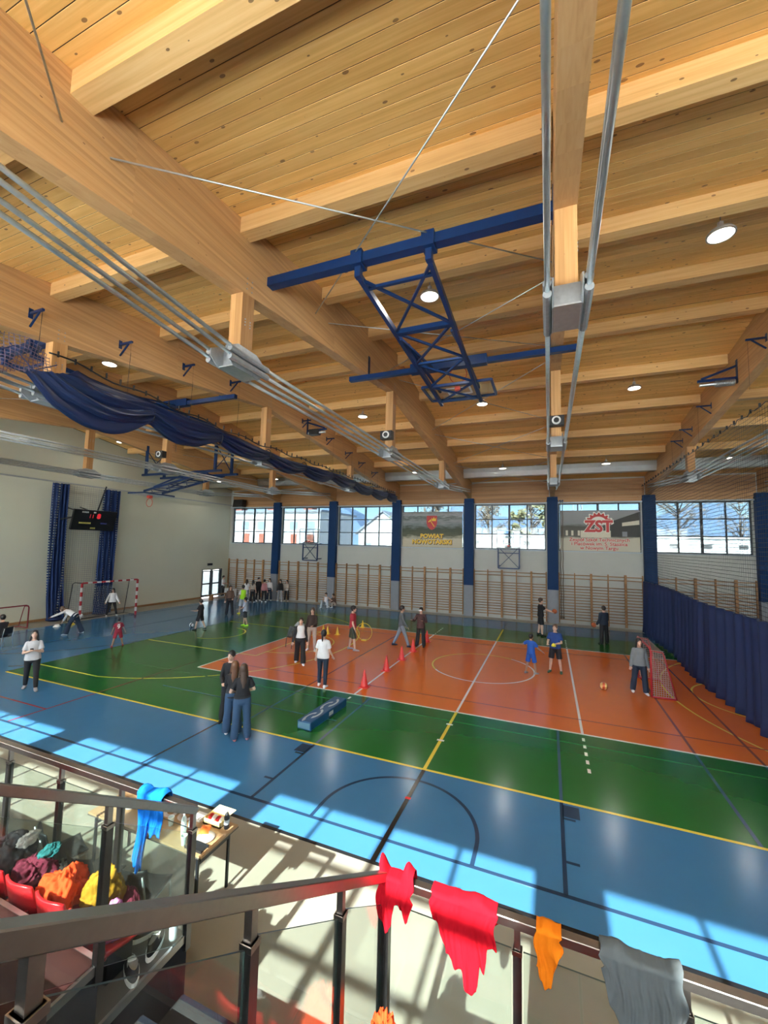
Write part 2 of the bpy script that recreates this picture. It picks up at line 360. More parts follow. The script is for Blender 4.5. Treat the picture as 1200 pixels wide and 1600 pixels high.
# ------------------------------------------------------------------ walls
WZ0, WZ1 = 4.28, 7.12
def win_range(b): return b[0]+0.36 if b[0] > -20 else -22.05, b[1]-0.36
def long_wall(name, y0, y1, label):
    m = MB()
    m.box(XL-0.2, XR+0.2, y0, y1, 0, WZ0); m.box(XL-0.2, XR+0.2, y0, y1, WZ1, 9.3)
    xs = XL-0.2
    for b in BAYS:
        a, c = win_range(b); m.box(xs, a, y0, y1, WZ0, WZ1); xs = c
    m.box(xs, XR+0.2, y0, y1, WZ0, WZ1)
    return tag(m.build(name, 'plaster_grey' if name == 'wall_far' else 'plaster'), label, kind='structure')
wall_far = long_wall('wall_far', YF, YF+0.3, 'long white far wall with a row of windows between blue columns')
wall_near = long_wall('wall_near', YN-0.3, YN, 'long wall with windows behind the grandstand')
wl = MB()
DY0, DY1, DZ = 8.5, 10.5, 2.18
wl.box(XL-0.3, XL, YN-0.3, DY0, 0, 10.7).box(XL-0.3, XL, DY1, YF+0.3, 0, 10.7).box(XL-0.3, XL, DY0, DY1, DZ, 10.7)
wall_left = tag(wl.build('wall_left', 'plaster'), 'tall plain cream end wall on the left', kind='structure')
wall_right = tag(slab('wall_right', XR, XR+0.3, YN-0.3, YF+0.3, 0, 10.7, 'plaster'), 'end wall beyond the divider curtain', kind='structure')
baseb = tag(slab('baseboard_left', XL, XL+0.03, YN, DY0, 0, 0.12, 'wallbar_wood'), 'low wooden skirting along the end wall', kind='structure')
# brown board cladding above the windows
for i, z in enumerate([7.16+0.17*k for k in range(8)]):
    for (a, b) in BAYS: slab('cladding_board', a+0.16, b-0.16, YF-0.05, YF, z, z+0.163, 'wood_cladding', wall_far)
tag(slab('trim_1', XL, XR, YF-0.12, YF-0.05, 7.13, 7.2, 'sill_metal'), 'thin pale metal rail above the far windows', kind='structure')
# columns of the far and near walls
for x in TRUSS_X + [17.5]:
    c = MB().box(x-0.30, x+0.30, YF-0.32, YF, 1.95, 7.5).build('column', 'column_blue', wall_far)
    MB().box(x-0.29, x+0.29, YF-0.31, YF, 0, 1.95).build('column_base', 'column_grey', c)
    MB().box(x-0.32, x+0.32, YF-0.34, YF, 7.22, 7.30).build('column_collar', 'column_blue', c)
    MB().box(x-0.28, x+0.28, YN, YN+0.30, 0, 7.5).build('column', 'column_blue', wall_near)
# windows: frame, four by three panes each
WN = 0
def window(b, y, ins, n):
    a, c = win_range(b); w = (c-a)/4.0; h = (WZ1-WZ0)/3.0
    root = tag(link('window_%d' % n, None, None, ((a+c)/2, y, WZ0)), 'dark framed window of twelve panes, bay %d' % n, kind='structure')
    ox = (a+c)/2; m = MB()
    def B(x0, x1, z0, z1, t=0.05): m.box(x0-ox, x1-ox, -t, t, z0-WZ0, z1-WZ0)
    f = 0.045
    B(a, a+f*1.4, WZ0, WZ1); B(c-f*1.4, c, WZ0, WZ1); B(a, c, WZ0, WZ0+f*1.4); B(a, c, WZ1-f*1.4, WZ1)
    m.build('outer_frame', 'frame_dark', root)
    for k in (1, 2, 3):
        t = 0.06 if k == 2 else 0.035
        MB().box(a+w*k-t-ox, a+w*k+t-ox, -0.045, 0.045, 0.06, WZ1-WZ0-0.06).build('mullion', 'frame_dark', root)
    for k in (1, 2): MB().box(a-ox+.06, c-ox-.06, -0.04, 0.04, h*k-0.03, h*k+0.03).build('transom', 'frame_dark', root)
    for i in range(4):
        for j in range(3):
            MB().box(a+w*i+0.03-ox, a+w*(i+1)-0.03-ox, -0.004, 0.004, h*j+0.03, h*(j+1)-0.03).build('pane', 'window_glass' if y > 0 else 'scatter_glass', root)
    return root
for i, b in enumerate(BAYS):
    window(b, YF+0.16, -1, i+1)
    a, c = win_range(b)
    tag(slab('trim_%d' % (i+2), a-0.05, c+0.05, YF-0.06, YF+0.11, WZ0-0.06, WZ0, 'sill_metal'), 'pale window sill of bay %d' % (i+1), kind='structure')
for i, b in enumerate(BAYS): window(b, YN-0.16, 1, i+9)

# ------------------------------------------------------------------ ceiling
ceil = MB()
for (ya, yb) in ((YN-0.6, RIDGE_Y), (RIDGE_Y, YF+0.6)):
    za, zb = ceil_z(ya)+0.004, ceil_z(yb)+0.004
    ceil.prism([(ya, za), (yb, zb), (yb, zb+0.25), (ya, za+0.25)], 'X', XL-0.3, XR+0.3)
ceiling = tag(ceil.build('ceiling', 'roof_outer'), 'pitched spruce board ceiling with purlins', kind='structure')
ang = math.atan(C_SL); pw = 0.19; rows = []
cs = math.cos(ang)
prof = lambda W: [(-W/2, 0.0), (-W/2, -0.028), (-W/2+0.002, -0.03), (W/2-0.002, -0.03), (W/2, -0.028), (W/2, 0.0)]
plank_me = {}
for b in BAYS:
    L = round(b[1]-b[0], 3)
    if L not in plank_me: plank_me[L] = MB().prism(prof(pw/cs-0.009), 'X', -L/2+0.002, L/2-0.002).mesh('plank', 'spruce_boards')
allp = []
y = YN + pw/2
camp = Vector((2.295, -15.64, 4.354)); Mi = M.inverted()
while y < YF:
    sgn = 1 if y < RIDGE_Y else -1
    for b in BAYS:
        cx = (b[0]+b[1])/2; z = ceil_z(y)+0.03; p = Vector((cx, y, z)); q = Mi @ p
        inside = 0
        for t in (0, 0.25, 0.5, 0.75, 1.0):
            qq = Mi @ Vector((b[0]+(b[1]-b[0])*t, y, z))
            if qq.z < -0.2 and abs(qq.x/qq.z) < 600/639 and abs(qq.y/qq.z) < 800/639: inside += 1
        score = (inside/5.0)/max(0.3, (p-camp).length)**2*abs((p-camp).normalized().z)
        allp.append((score, cx, y, z, sgn, round(b[1]-b[0], 3)))
    y += pw
allp.sort(key=lambda t: -t[0])
for sc, cx, y, z, sgn, L in allp[:300]:
    link('plank', plank_me[L], ceiling, (cx, y, z), (ang*sgn, 0, 0))
rest = MB()
for sc, cx, y, z, sgn, L in allp[300:]:
    P = prof(pw/cs-0.009); c_, s_ = math.cos(ang*sgn), math.sin(ang*sgn)
    rest.prism([(y + u*c_ - v*s_, z + u*s_ + v*c_) for u, v in P], 'X', cx-L/2+0.002, cx+L/2-0.002)
tag(rest.build('board_field', 'spruce_boards', ceiling), kind='stuff')
PURLIN_Y = [-15.6, -13.13, -10.58, -8.0, -5.5, -3.1, -0.62, 1.83, 4.2, 6.65, 9.1]
for b in BAYS:
    L = b[1]-b[0]-0.26
    for k, y in enumerate(PURLIN_Y):
        sgn = 1 if y < RIDGE_Y else -1
        z = ceil_z(y)-0.02
        key = ('p', round(L, 3), sgn)
        if key not in plank_me:
            w = 0.12; t = C_SL*sgn*w
            plank_me[key] = MB().prism([(-w, 0.06-t), (-w, -0.27), (w, -0.27), (w, 0.06+t)], 'X', -L/2, L/2).mesh('purlin', 'spruce_purlin')
        link('purlin', plank_me[key], ceiling, ((b[0]+b[1])/2, y, z))

# ------------------------------------------------------------------ roof trusses
POSTS = (-10.42, -3.4, 3.66)
ORD = ['nearest the end wall', 'second from the end wall', 'carrying the raised blue curtain', 'left of the centre basketball frame', 'straight overhead, right of the basketball frame', 'carrying the coil winch on the right', 'furthest right, behind the net']
dowel_me = MB().cyl((-0.006, 0, 0), (0.006, 0, 0), 0.012, 6).mesh('dowel', 'cast_steel')
def truss(x, label):
    t = thing('roof_truss', label, 'roof truss', (x, 0, 7.3), group='glued timber roof trusses')
    zo = 7.3; w = 0.13
    yA, yB = YN+0.02, YF-0.02
    poly = [(yA, beam_z(yA)-zo), (RIDGE_Y, beam_z(RIDGE_Y)-zo), (yB, beam_z(yB)-zo), (yB, ceil_z(yB)-0.005-zo), (RIDGE_Y, ceil_z(RIDGE_Y)-0.005-zo), (yA, ceil_z(yA)-0.005-zo)]
    m = MB()
    for i0, i1, j0, j1 in ((0, 1, 4, 5), (1, 2, 3, 4)): m.prism([poly[i0], poly[i1], poly[j0], poly[j1]], 'X', -w, w)
    m.build('glulam_beam', 'glulam', t)
    for y in POSTS:
        zt = beam_z(y)-zo
        MB().box(-0.125, 0.125, y-0.14, y+0.14, 0.16, zt+0.02).build('king_post', 'wood_post', t)
        for j in (0, 1):
            for k in range(3): link('dowel', dowel_me, t, (0.13, y-0.06+0.12*j, zt-0.55+0.05*k)); link('dowel', dowel_me, t, (0.133, y-0.06+0.12*j, zt+0.08+0.09*k))
        # cast saddle: side plates, cross plates, bottom plate and pipe sockets
        sd = MB()
        for s in (-1, 1):
            sd.prism([(y-0.48, -0.02), (y-0.30, -0.16), (y+0.30, -0.16), (y+0.48, -0.02), (y+0.48, 0.10), (y+0.22, 0.24), (y-0.22, 0.24), (y-0.48, 0.10)], 'X', s*0.155-0.009, s*0.155+0.009)
        sd = sd.build('saddle', 'cast_steel', t)
        MB().box(-0.15, 0.15, y-0.30, y+0.30, -0.15, -0.13).build('bottom_plate', 'galvanised', sd)
        for yy in (y-0.20, y, y+0.20): MB().box(-0.15, 0.15, yy-0.01, yy+0.01, -0.13, 0.16).build('cross_plate', 'cast_steel', sd)
        for s in (-1, 1):
            for zz in (0.06, -0.07):
                MB().cyl((s*0.215, y-0.46, zz), (s*0.215, y+0.46, zz), 0.05, 10).build('pipe_socket', 'cast_steel', sd)
    def zrod(d): return 0.0 + 0.62*min(1, max(0, d)/6.6)
    for s in (-1, 1):
        for zz in (0.06, -0.07):
            segs = [((POSTS[0]-6.6, 0.62), (POSTS[0], 0.0)), ((POSTS[0], 0), (POSTS[1], 0)), ((POSTS[1], 0), (POSTS[2], 0)), ((POSTS[2], 0.0), (POSTS[2]+6.4, 0.60))]
            for (ya, za), (yb, zb) in segs:
                m = MB(); m.smooth = True; m.cyl((s*0.215, ya, za+zz), (s*0.215, yb, zb+zz), 0.031, 10); m.build('tie_pipe', 'galvanised', t)
    return t
for x, o in zip(TRUSS_X, ORD): truss(x, 'timber roof truss with steel tie pipes, %s' % o)
# ------------------------------------------------------------------ outdoors
plain('ground_pale', (0.60, 0.58, 0.54), 0.9, vary=0.1, scale=0.3)
plain('grass_dull', (0.20, 0.19, 0.10), 0.9, vary=0.2, scale=0.5)
plain('facade_white', (0.80, 0.79, 0.76), 0.85, vary=0.04, scale=0.5)
plain('facade_grey', (0.50, 0.52, 0.55), 0.85, vary=0.05)
plain('facade_brick', (0.42, 0.14, 0.09), 0.85, vary=0.15, scale=3)
plain('roof_grey', (0.30, 0.33, 0.38), 0.7, vary=0.1)
plain('house_pane', (0.30, 0.36, 0.42), 0.15)
plain('bark', (0.13, 0.095, 0.07), 0.9, vary=0.25, scale=8)
plain('leaf_yellow', (0.34, 0.31, 0.16), 0.8, vary=0.3, scale=4)
plain('leaf_dark', (0.07, 0.09, 0.05), 0.8, vary=0.3, scale=4)
plain('twig_brown', (0.32, 0.24, 0.16), 0.9, vary=0.3, scale=4)
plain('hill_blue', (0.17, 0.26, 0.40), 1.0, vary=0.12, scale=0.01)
plain('vent_dark', (0.10, 0.10, 0.10), 0.7)
tag(slab('ground', -400, 400, -300, 900, -0.6, -0.32, 'ground_pale'), 'pale paved ground outside the hall', kind='structure')
m = MB(); random.seed(3); n = 60; hv = []
for i in range(n+1):
    x = -900+1800*i/n + 0; hv.append((x, 62+22*math.sin(i*0.55)+14*math.sin(i*1.31+1)+6*math.sin(i*2.9)))
m.prism([(-900, -0.5)] + hv + [(900, -0.5)], 'Y', 820, 900)
tag(m.build('hills', 'hill_blue'), 'blue wooded mountain ridge on the horizon', kind='structure')
def facade_windows(root, x0, x1, zs, nx, w, h, y):
    for z in zs:
        for i in range(nx):
            cx = x0+(x1-x0)*(i+0.5)/nx
            f = MB().box(cx-w/2, cx+w/2, y-0.06, y+0.02, z, z+h).build('house_window', 'facade_grey', root)
            MB().box(cx-w/2+0.08, cx+w/2-0.08, y-0.09, y-0.05, z+0.08, z+h-0.08).build('pane', 'house_pane', f)
# long white low building right across the yard
t = thing('low_building', 'long low white building with small square vents across the yard', 'building', (10, 30, -0.3))
MB().box(-20, 40, 0, 12, 0, 5.95).build('wall', 'facade_white', t)
MB().box(-20.2, 40.2, -0.2, 12.2, 5.95, 6.10).build('parapet', 'facade_white', t)
for k in range(22): MB().box(-18+2.6*k, -17.35+2.6*k, -0.08, 0.02, 5.05, 5.4).build('vent', 'vent_dark', t)
# white school block with brick strips, far left
t = thing('school_block', 'white two-storey block with brick piers and red chimneys outside left windows', 'building', (-44, 36, -0.3))
MB().box(-16, 15.5, 0, 11, 0, 9.3).build('wall', 'facade_white', t)
for k in range(11): MB().box(-15.5+2.9*k, -14.5+2.9*k, -0.12, 0.05, 0.5, 6.0).build('brick_pier', 'facade_brick', t)
facade_windows(t, -14.4, 15.5, (6.6,), 10, 1.5, 1.35, 0)
MB().box(-16.4, 15.9, -0.4, 11.4, 9.3, 9.6).build('roof', 'roof_grey', t)
for k in range(4): MB().box(-11+7*k, -9.4+7*k, 4, 5.5, 9.6, 11.2).build('chimney', 'facade_brick', t)
t = thing('gabled_house', 'small white house with grey gabled roof outside third window', 'house', (-17.4, 33, -0.3))
MB().box(-3.4, 3.4, 0, 8, 0, 6.3).prism([(-3.4, 6.3), (3.4, 6.3), (0, 8.9)], 'Y', 0, 8).build('wall', 'facade_white', t)
for s in (-1, 1): MB().bar((s*3.9, 4, 6.05), (0, 4, 9.05), 8.6, 0.16, (0, 0, 1)).build('roof', 'roof_grey', t)
facade_windows(t, -3, 3, (3.9,), 3, 1.0, 1.1, 0)
def tree(name, label, loc, h, r, mat, dens, seed, bare=False):
    rnd = random.Random(seed)
    t = thing(name, label, 'tree', loc, group='trees outside the hall')
    m = MB(); m.tube([(0, 0, 0), (0.1, 0, h*0.35), (0, 0.1, h*0.7), (0.05, 0, h*0.96)], [h*0.018, h*0.014, h*0.008, 0.01], 7); m.build('trunk', 'bark', t)
    b = MB(); tips = []
    for i in range(34 if bare else 22):
        z = h*(0.28+0.66*rnd.random()); a = rnd.random()*6.28; L = r*(1.0-0.55*abs(z/h-0.5))*(0.6+0.5*rnd.random())
        e = Vector((math.cos(a)*L, math.sin(a)*L, z+L*(0.55 if not bare else 0.8))); tips.append((Vector((0, 0, z)), e)); b.tube([(0, 0, z), tuple(Vector((0, 0, z)).lerp(e, .5)+Vector((0, 0, .1))), tuple(e)], [h*0.006, h*0.004, 0.008], 5)
    tag(b.build('branches', 'bark', t), kind='stuff')
    f = MB()
    for i in range(dens):
        s, e = rnd.choice(tips); p = s.lerp(e, 0.25+0.85*rnd.random()) + Vector((rnd.gauss(0, .16), rnd.gauss(0, .16), rnd.gauss(0, .16)))*r*0.8
        d = Vector((rnd.gauss(0, 1), rnd.gauss(0, 1), rnd.gauss(0, 1))).normalized(); q = d.orthogonal().normalized()
        a = (0.05 if bare else 0.16)*(0.6+rnd.random()); c = 0.30*(0.6+rnd.random())
        f._add([p-d*c, p+q*a, p+d*c, p-q*a], [(0, 1, 2, 3)])
    tag(f.build('foliage', mat, t), kind='stuff')
tree('birch_tree', 'yellowish leafy tree beside the gabled house', (-12.3, 28, -0.3), 8.6, 1.9, 'leaf_yellow', 800, 1)
tree('bare_tree', 'bare brown tree right of the gabled house', (-8.4, 25.5, -0.3), 9.4, 2.2, 'twig_brown', 1000, 2, True)
tree('bare_tree', 'bare brown tree behind the crest banner window', (-5.95, 46, -0.3), 13, 3.0, 'twig_brown', 1500, 3, True)
tree('young_conifer', 'thin yellow-green tree at left of the centre window', (-1.6, 46, -0.3), 10.2, 1.5, 'leaf_yellow', 500, 4)
tree('young_conifer', 'thin yellow-green tree in the middle of the centre window', (1.9, 46, -0.3), 11.0, 1.7, 'leaf_yellow', 500, 5)
tree('bare_tree', 'tall leafless tree in the centre window', (-0.2, 52, -0.3), 14.5, 2.4, 'twig_brown', 900, 6, True)
tree('bare_tree', 'wide bare brown tree outside the rightmost window', (17.8, 47, -0.3), 13.5, 4.2, 'twig_brown', 900, 7, True)
tree('bare_tree', 'bare tree at left of the rightmost window', (26.5, 54, -0.3), 11.5, 3.2, 'twig_brown', 600, 8, True)
# lattice pylon seen through the centre window
t = thing('lattice_pylon', 'grey lattice power pylon outside the centre window', 'pylon', (6.1, 48, -0.3))
for sx in (-1, 1):
    for sy in (-1, 1): MB().bar((sx*0.9, sy*0.9, 0), (sx*0.45, sy*0.45, 14), 0.1, 0.1).build('leg', 'galvanised', t)
for k in range(7):
    z = 2*k; w = 0.9-0.45*z/14; w2 = 0.9-0.45*(z+2)/14
    MB().bar((-w, -w, z), (w2, -w2, z+2), 0.06, 0.06).build('brace', 'galvanised', t); MB().bar((w, -w, z), (-w2, -w2, z+2), 0.06, 0.06).build('brace', 'galvanised', t)
for z in (9.0, 11.6): MB().bar((-1.7, 0, z), (1.7, 0, z), 0.12, 0.12).build('crossarm', 'galvanised', t)

# ------------------------------------------------------------------ ceiling lamps
emis('lamp_glow', (1.0, 0.93, 0.80), 3.5)
plain('lamp_body', (0.38, 0.36, 0.33), 0.4, 0.4)
def lamp_proto():
    t = thing('high_bay_lamp', 'x', 'lamp', (0, 0, 0), group='round high bay lamps')
    m = MB(); m.smooth = False; m.lathe([(0.05, 0.12), (0.07, 0.11), (0.10, 0.07), (0.17, 0.05), (0.205, 0.0), (0.205, -0.03), (0.18, -0.03), (0.18, 0.0), (0.0, 0.0)][::-1], n=28); m.build('housing', 'lamp_body', t)
    MB().lathe([(0.0, -0.03), (0.12, -0.028), (0.178, -0.015), (0.178, -0.002), (0.0, -0.002)], n=28).build('diffuser', 'lamp_glow', t)
    MB().cyl((0, 0, 0.12), (0, 0, 0.20), 0.045, 10).build('driver_box', 'lamp_body', t)
    MB().cyl((0, 0, 0.20), (0, 0, 0.46), 0.008, 6).build('suspension', 'cast_steel', t)
    ld = bpy.data.lights.new('lamp_light', 'AREA'); ld.shape = 'DISK'; ld.size = 0.34; ld.energy = LAMP_WATT; ld.color = (1.0, 0.97, 0.90); ld.spread = R_(180)
    lo = bpy.data.objects.new('lamp_light', ld); COL.objects.link(lo); lo.parent = t; lo.location = (0, 0, -0.04)
    return t
LP = lamp_proto(); first = True
rown = {-15.1: 'row above the grandstand', -7.65: 'front row', -0.22: 'middle row', 7.25: 'row by the far windows'}
for j, y in enumerate((-15.1, -7.65, -0.22, 7.25)):
    for i in range(8):
        x = -20.0+5*i
        if j == 0 and i not in (2, 3, 4, 5, 6): pass
        o = LP if first else copy_tree(LP); first = False
        o.location = (x, y, ceil_z(y)-0.48)
        near = ['by the end wall', 'second from the end wall', 'third from the end wall', 'left of the thick left beam', 'beside the centre basketball frame', 'right of the overhead truss', 'beyond the right beam', 'furthest right'][i]
        o['label'] = 'round ceiling lamp, %s, %s' % (rown[y], near)

# ------------------------------------------------------------------ cross bracing rods under the ceiling
CELLS = [(-17.4, -13.3), (-12.8, -8.35), (-7.8, -3.9), (-3.0, 1.2), (1.7, 5.6), (6.0, 9.9)]
def mz(y): return beam_z(y)*0.55+ceil_z(y)*0.45
m_ = 0
for xa, xb, nm in ((-2.35, 2.39, 'centre'), (-17.35, -12.6, 'second')):
    for k, (ya, yb) in enumerate(CELLS):
        for a, b, d in ((ya, yb, 'rising'), (yb, ya, 'falling')):
            m = MB(); m.smooth = True; m.tube([(xa, a, mz(a)), (xb, b, mz(b))], 0.011, 8)
            tag(m.build('brace_rod', 'galvanised'), 'thin steel bracing rod %s to the right, %s bay, cell %s' % (d, nm, ['over the stand', 'before the front tube', 'behind the front tube', 'at the ridge', 'beyond the ridge', 'by the duct'][k]), 'brace rod', 'roof bracing rods')

# ------------------------------------------------------------------ air duct
t = thing('air_duct', 'long galvanised air duct running above the far windows', 'duct', (0, 8.6, 8.72))
P = [(-0.30, 0.24), (-0.30, 0.0), (-0.20, -0.26), (0.20, -0.26), (0.30, 0.0), (0.30, 0.24)]
xs = [XL+0.02] + [b[1] for b in BAYS[:-1]] + [XR-0.02]
for i in range(len(xs)-1):
    mid = (xs[i]+xs[i+1])/2
    for a, b in ((xs[i], mid), (mid, xs[i+1])):
        MB().prism(P, 'X', a+0.012, b-0.012).build('duct_section', 'duct_metal', t)
    MB().prism([(p[0]*1.06, p[1]*1.06) for p in P], 'X', mid-0.02, mid+0.02).build('flange', 'galvanised', t)
    for dx in (-0.9, 0.9): MB().bar((mid+dx, 0.31, -0.28), (mid+dx, 0.31, 0.6), 0.02, 0.02).build('hanger', 'cast_steel', t)

# ------------------------------------------------------------------ folding basketball frames hung from the roof
plain('rim_red', (0.60, 0.06, 0.035), 0.4)
plain('board_white', (0.62, 0.64, 0.64), 0.45)
def ring(m, c, r, rr, n=24, axis='Z'):
    pts = []
    for k in range(n):
        a = 2*PI*k/n
        pts.append((c[0]+r*math.cos(a), c[1]+r*math.sin(a), c[2]) if axis == 'Z' else (c[0]+r*math.cos(a), c[1], c[2]+r*math.sin(a)))
    m.tube(pts, rr, 8, closed=True); return m
def ceiling_frame(x0, label):
    t = thing('ceiling_basketball_frame', label, 'basketball frame', (x0, -9.9, 9.02), group='folding ceiling basketball frames')
    B = 'blue_steel'
    # local: y0 = front tube, rear tube 4.4 m further
    MB().bar((-2.38, 0, 0.0), (2.40, 0, 0.0), 0.16, 0.16).build('front_tube', B, t)
    MB().box(-2.42, -2.36, -0.1, 0.1, -0.14, 0.30).build('end_plate', B, t); MB().box(2.38, 2.44, -0.1, 0.1, -0.14, 0.30).build('end_plate', B, t)
    MB().bar((-2.93, 4.4, 0.02), (2.95, 4.4, 0.02), 0.13, 0.13).build('rear_tube', B, t)
    MB().box(-2.42, -2.34, 4.34, 4.46, -0.02, 0.62).build('hanger', B, t); MB().box(2.30, 2.38, 4.34, 4.46, -0.02, 0.62).build('hanger', B, t)
    MB().bar((-1.1, 4.4, 0.05), (0.9, 4.4, 0.05), 0.2, 0.24).build('winch_beam', B, t)
    for x in (-0.57, 0.63):
        MB().box(x-0.1, x+0.1, -0.12, 0.12, -0.12, 0.12).build('clamp', B, t)
        MB().box(x-0.05, x+0.05, -0.05, 0.05, -0.30, -0.1).build('hinge', B, t)
        c = MB(); c.bar((x, 0.05, -0.25), (x*0.92+0.0, 5.55, -0.58), 0.075, 0.11); c.build('main_rail', B, t)
        MB().bar((x*0.9, 2.4, -0.30), (x*0.9, 5.3, -0.30), 0.06, 0.06).build('upper_rail', B, t)
    def zr(y): return -0.25-0.06*y
    for y, w in ((0.35, 0.06), (1.75, 0.12), (3.1, 0.06), (4.35, 0.08), (5.35, 0.06)):
        MB().bar((-0.55, y, zr(y)), (0.60, y, zr(y)), w, w*0.8).build('cross_bar', B, t)
    for ya, yb in ((0.15, 1.75), (1.75, 3.1), (3.1, 4.35), (4.35, 5.4)):
        MB().bar((-0.55, ya, zr(ya)), (0.60, yb, zr(yb)), 0.045, 0.045).build('diagonal', B, t); MB().bar((0.60, ya, zr(ya)), (-0.55, yb, zr(yb)), 0.045, 0.045).build('diagonal', B, t)
    for s in (-0.5, 0.56):
        MB().bar((s, 1.9, zr(1.9)-0.05), (s*0.9, 4.2, -0.08), 0.05, 0.05).build('strut', B, t)
    # folded backboard under the end of the frame
    bb = MB()
    x1, x2, ya, yb, z = -0.80, 1.00, 4.45, 5.52, -0.46
    for a, b in (((x1, ya), (x2, ya)), ((x2, ya), (x2, yb)), ((x2, yb), (x1, yb)), ((x1, yb), (x1, ya))): bb.bar((a[0], a[1], z), (b[0], b[1], z), 0.06, 0.06)
    bb = bb.build('backboard_frame', B, t)
    MB().box(x1+.03, x2-.03, ya+.03, yb-.03, z-0.006, z+0.006).build('backboard', 'board_glass', bb)
    for a, b in (((-0.2, 4.72), (0.4, 4.72)), ((0.4, 4.72), (0.4, 5.17)), ((0.4, 5.17), (-0.2, 5.17)), ((-0.2, 5.17), (-0.2, 4.72))): MB().bar((a[0], a[1], z-0.01), (b[0], b[1], z-0.01), 0.05, 0.012).build('target_line', 'white_paint', bb)
    MB().box(0.03, 0.17, 4.66, 4.78, z-0.08, z+0.02).build('rim_bracket', 'rim_red', t)
    m = MB(); m.smooth = True; ring(m, (0.10, 4.75, z+0.36), 0.225, 0.010, axis='X'); m.build('rim', 'rim_red', t)
    return t
ceiling_frame(0.0, 'blue folded basketball frame hanging in the centre under the ceiling')
ceiling_frame(-10.0, 'blue folded basketball frame at left edge, below the raised curtain')
# main-court frame by the end wall
t = thing('ceiling_basketball_frame', 'blue basketball frame with lowered white board near the end wall', 'basketball frame', (-15.0, 0, 7.75), group='folding ceiling basketball frames')
for y in (-0.55, 0.55):
    for x in (-2.35, 2.35): MB().bar((x, y, 0), (x, y, 1.55), 0.11, 0.11).build('hanger', 'blue_steel', t)
    MB().bar((-2.6, y, 0), (2.75, y, 0), 0.11, 0.11).build('carrier_rail', 'blue_steel', t)
    MB().bar((1.9, y, -0.05), (-2.4, y, -0.85), 0.08, 0.10).build('main_rail', 'blue_steel', t)
    MB().bar((0.4, y*0.7, 0.0), (-1.9, y*0.7, -0.62), 0.06, 0.06).build('strut', 'blue_steel', t)
for x in (-2.35, 2.35):
    for s in (-1, 1): MB().bar((x, -0.55*s, 0.1), (x, 0.55*s, 1.3), 0.03, 0.03).build('diagonal', 'blue_steel', t)
for k in range(4):
    x = 1.7-1.2*k; z = -0.10-0.22*k
    MB().bar((x, -0.55, z), (x, 0.55, z), 0.06, 0.06).build('cross_bar', 'blue_steel', t); MB().bar((x, -0.55, z), (x-1.1, 0.55, z-0.2), 0.04, 0.04).build('diagonal', 'blue_steel', t); MB().bar((x, 0.55, z), (x-1.1, -0.55, z-0.2), 0.04, 0.04).build('diagonal', 'blue_steel', t)
bb = MB()
for a, b in (((-3.1, -0.9), (-3.1, 0.9)), ((-1.9, 0.9), (-1.9, -0.9))): bb.bar((a[0], a[1], -0.98), (b[0], b[1], -0.98), 0.07, 0.07)
for y in (-0.9, 0.9): bb.bar((-3.1, y, -0.98), (-1.9, y, -0.98), 0.07, 0.07)
bb = bb.build('backboard_frame', 'blue_steel', t)
MB().box(-3.05, -1.95, -0.87, 0.87, -1.02, -0.99).build('backboard', 'board_white', bb)
MB().box(-2.75, -2.55, -0.10, 0.10, -1.16, -1.0).build('rim_bracket', 'rim_red', t)
m = MB(); m.smooth = True; ring(m, (-2.65, 0, -1.40), 0.225, 0.014, axis='X'); m.build('rim', 'rim_red', t)

# ------------------------------------------------------------------ loudspeakers on the ridge posts
for x, lb in ((-2.48, 'black loudspeaker on the ridge post of the left beam'), (2.52, 'black loudspeaker on the ridge post straight overhead'), (-12.48, 'black loudspeaker on the second truss from the end wall')):
    t = thing('loudspeaker', lb, 'speaker', (x, -3.56, 7.86), group='hall loudspeakers')
    o = MB().box(-0.20, 0.20, -0.24, -0.02, -0.14, 0.14).build('cabinet', 'black_plastic', t); bevel(o, 0.02)
    m = MB(); m.smooth = True; m.cyl((0, -0.24, 0), (0, -0.255, 0), 0.115, 20); m.build('cone_ring', 'white_plastic', t)
    m = MB(); m.cyl((0, -0.255, 0), (0, -0.262, 0), 0.07, 16); m.build('cone', 'black_plastic', t)
    MB().box(-0.04, 0.04, -0.02, 0.02, -0.08, 0.08).build('bracket', 'cast_steel', t)
t = thing('loudspeaker', 'slanted black loudspeaker box high in the far left corner', 'speaker', (-20.9, 10.6, 7.45), group='hall loudspeakers')
MB().prism([(-0.3, -0.3), (0.2, -0.3), (0.3, 0.3), (-0.2, 0.3)], 'X', -0.45, 0.45).build('cabinet', 'black_plastic', t); MB().box(-0.06, 0.06, 0.2, 0.6, -0.05, 0.05).build('bracket', 'black_steel', t)

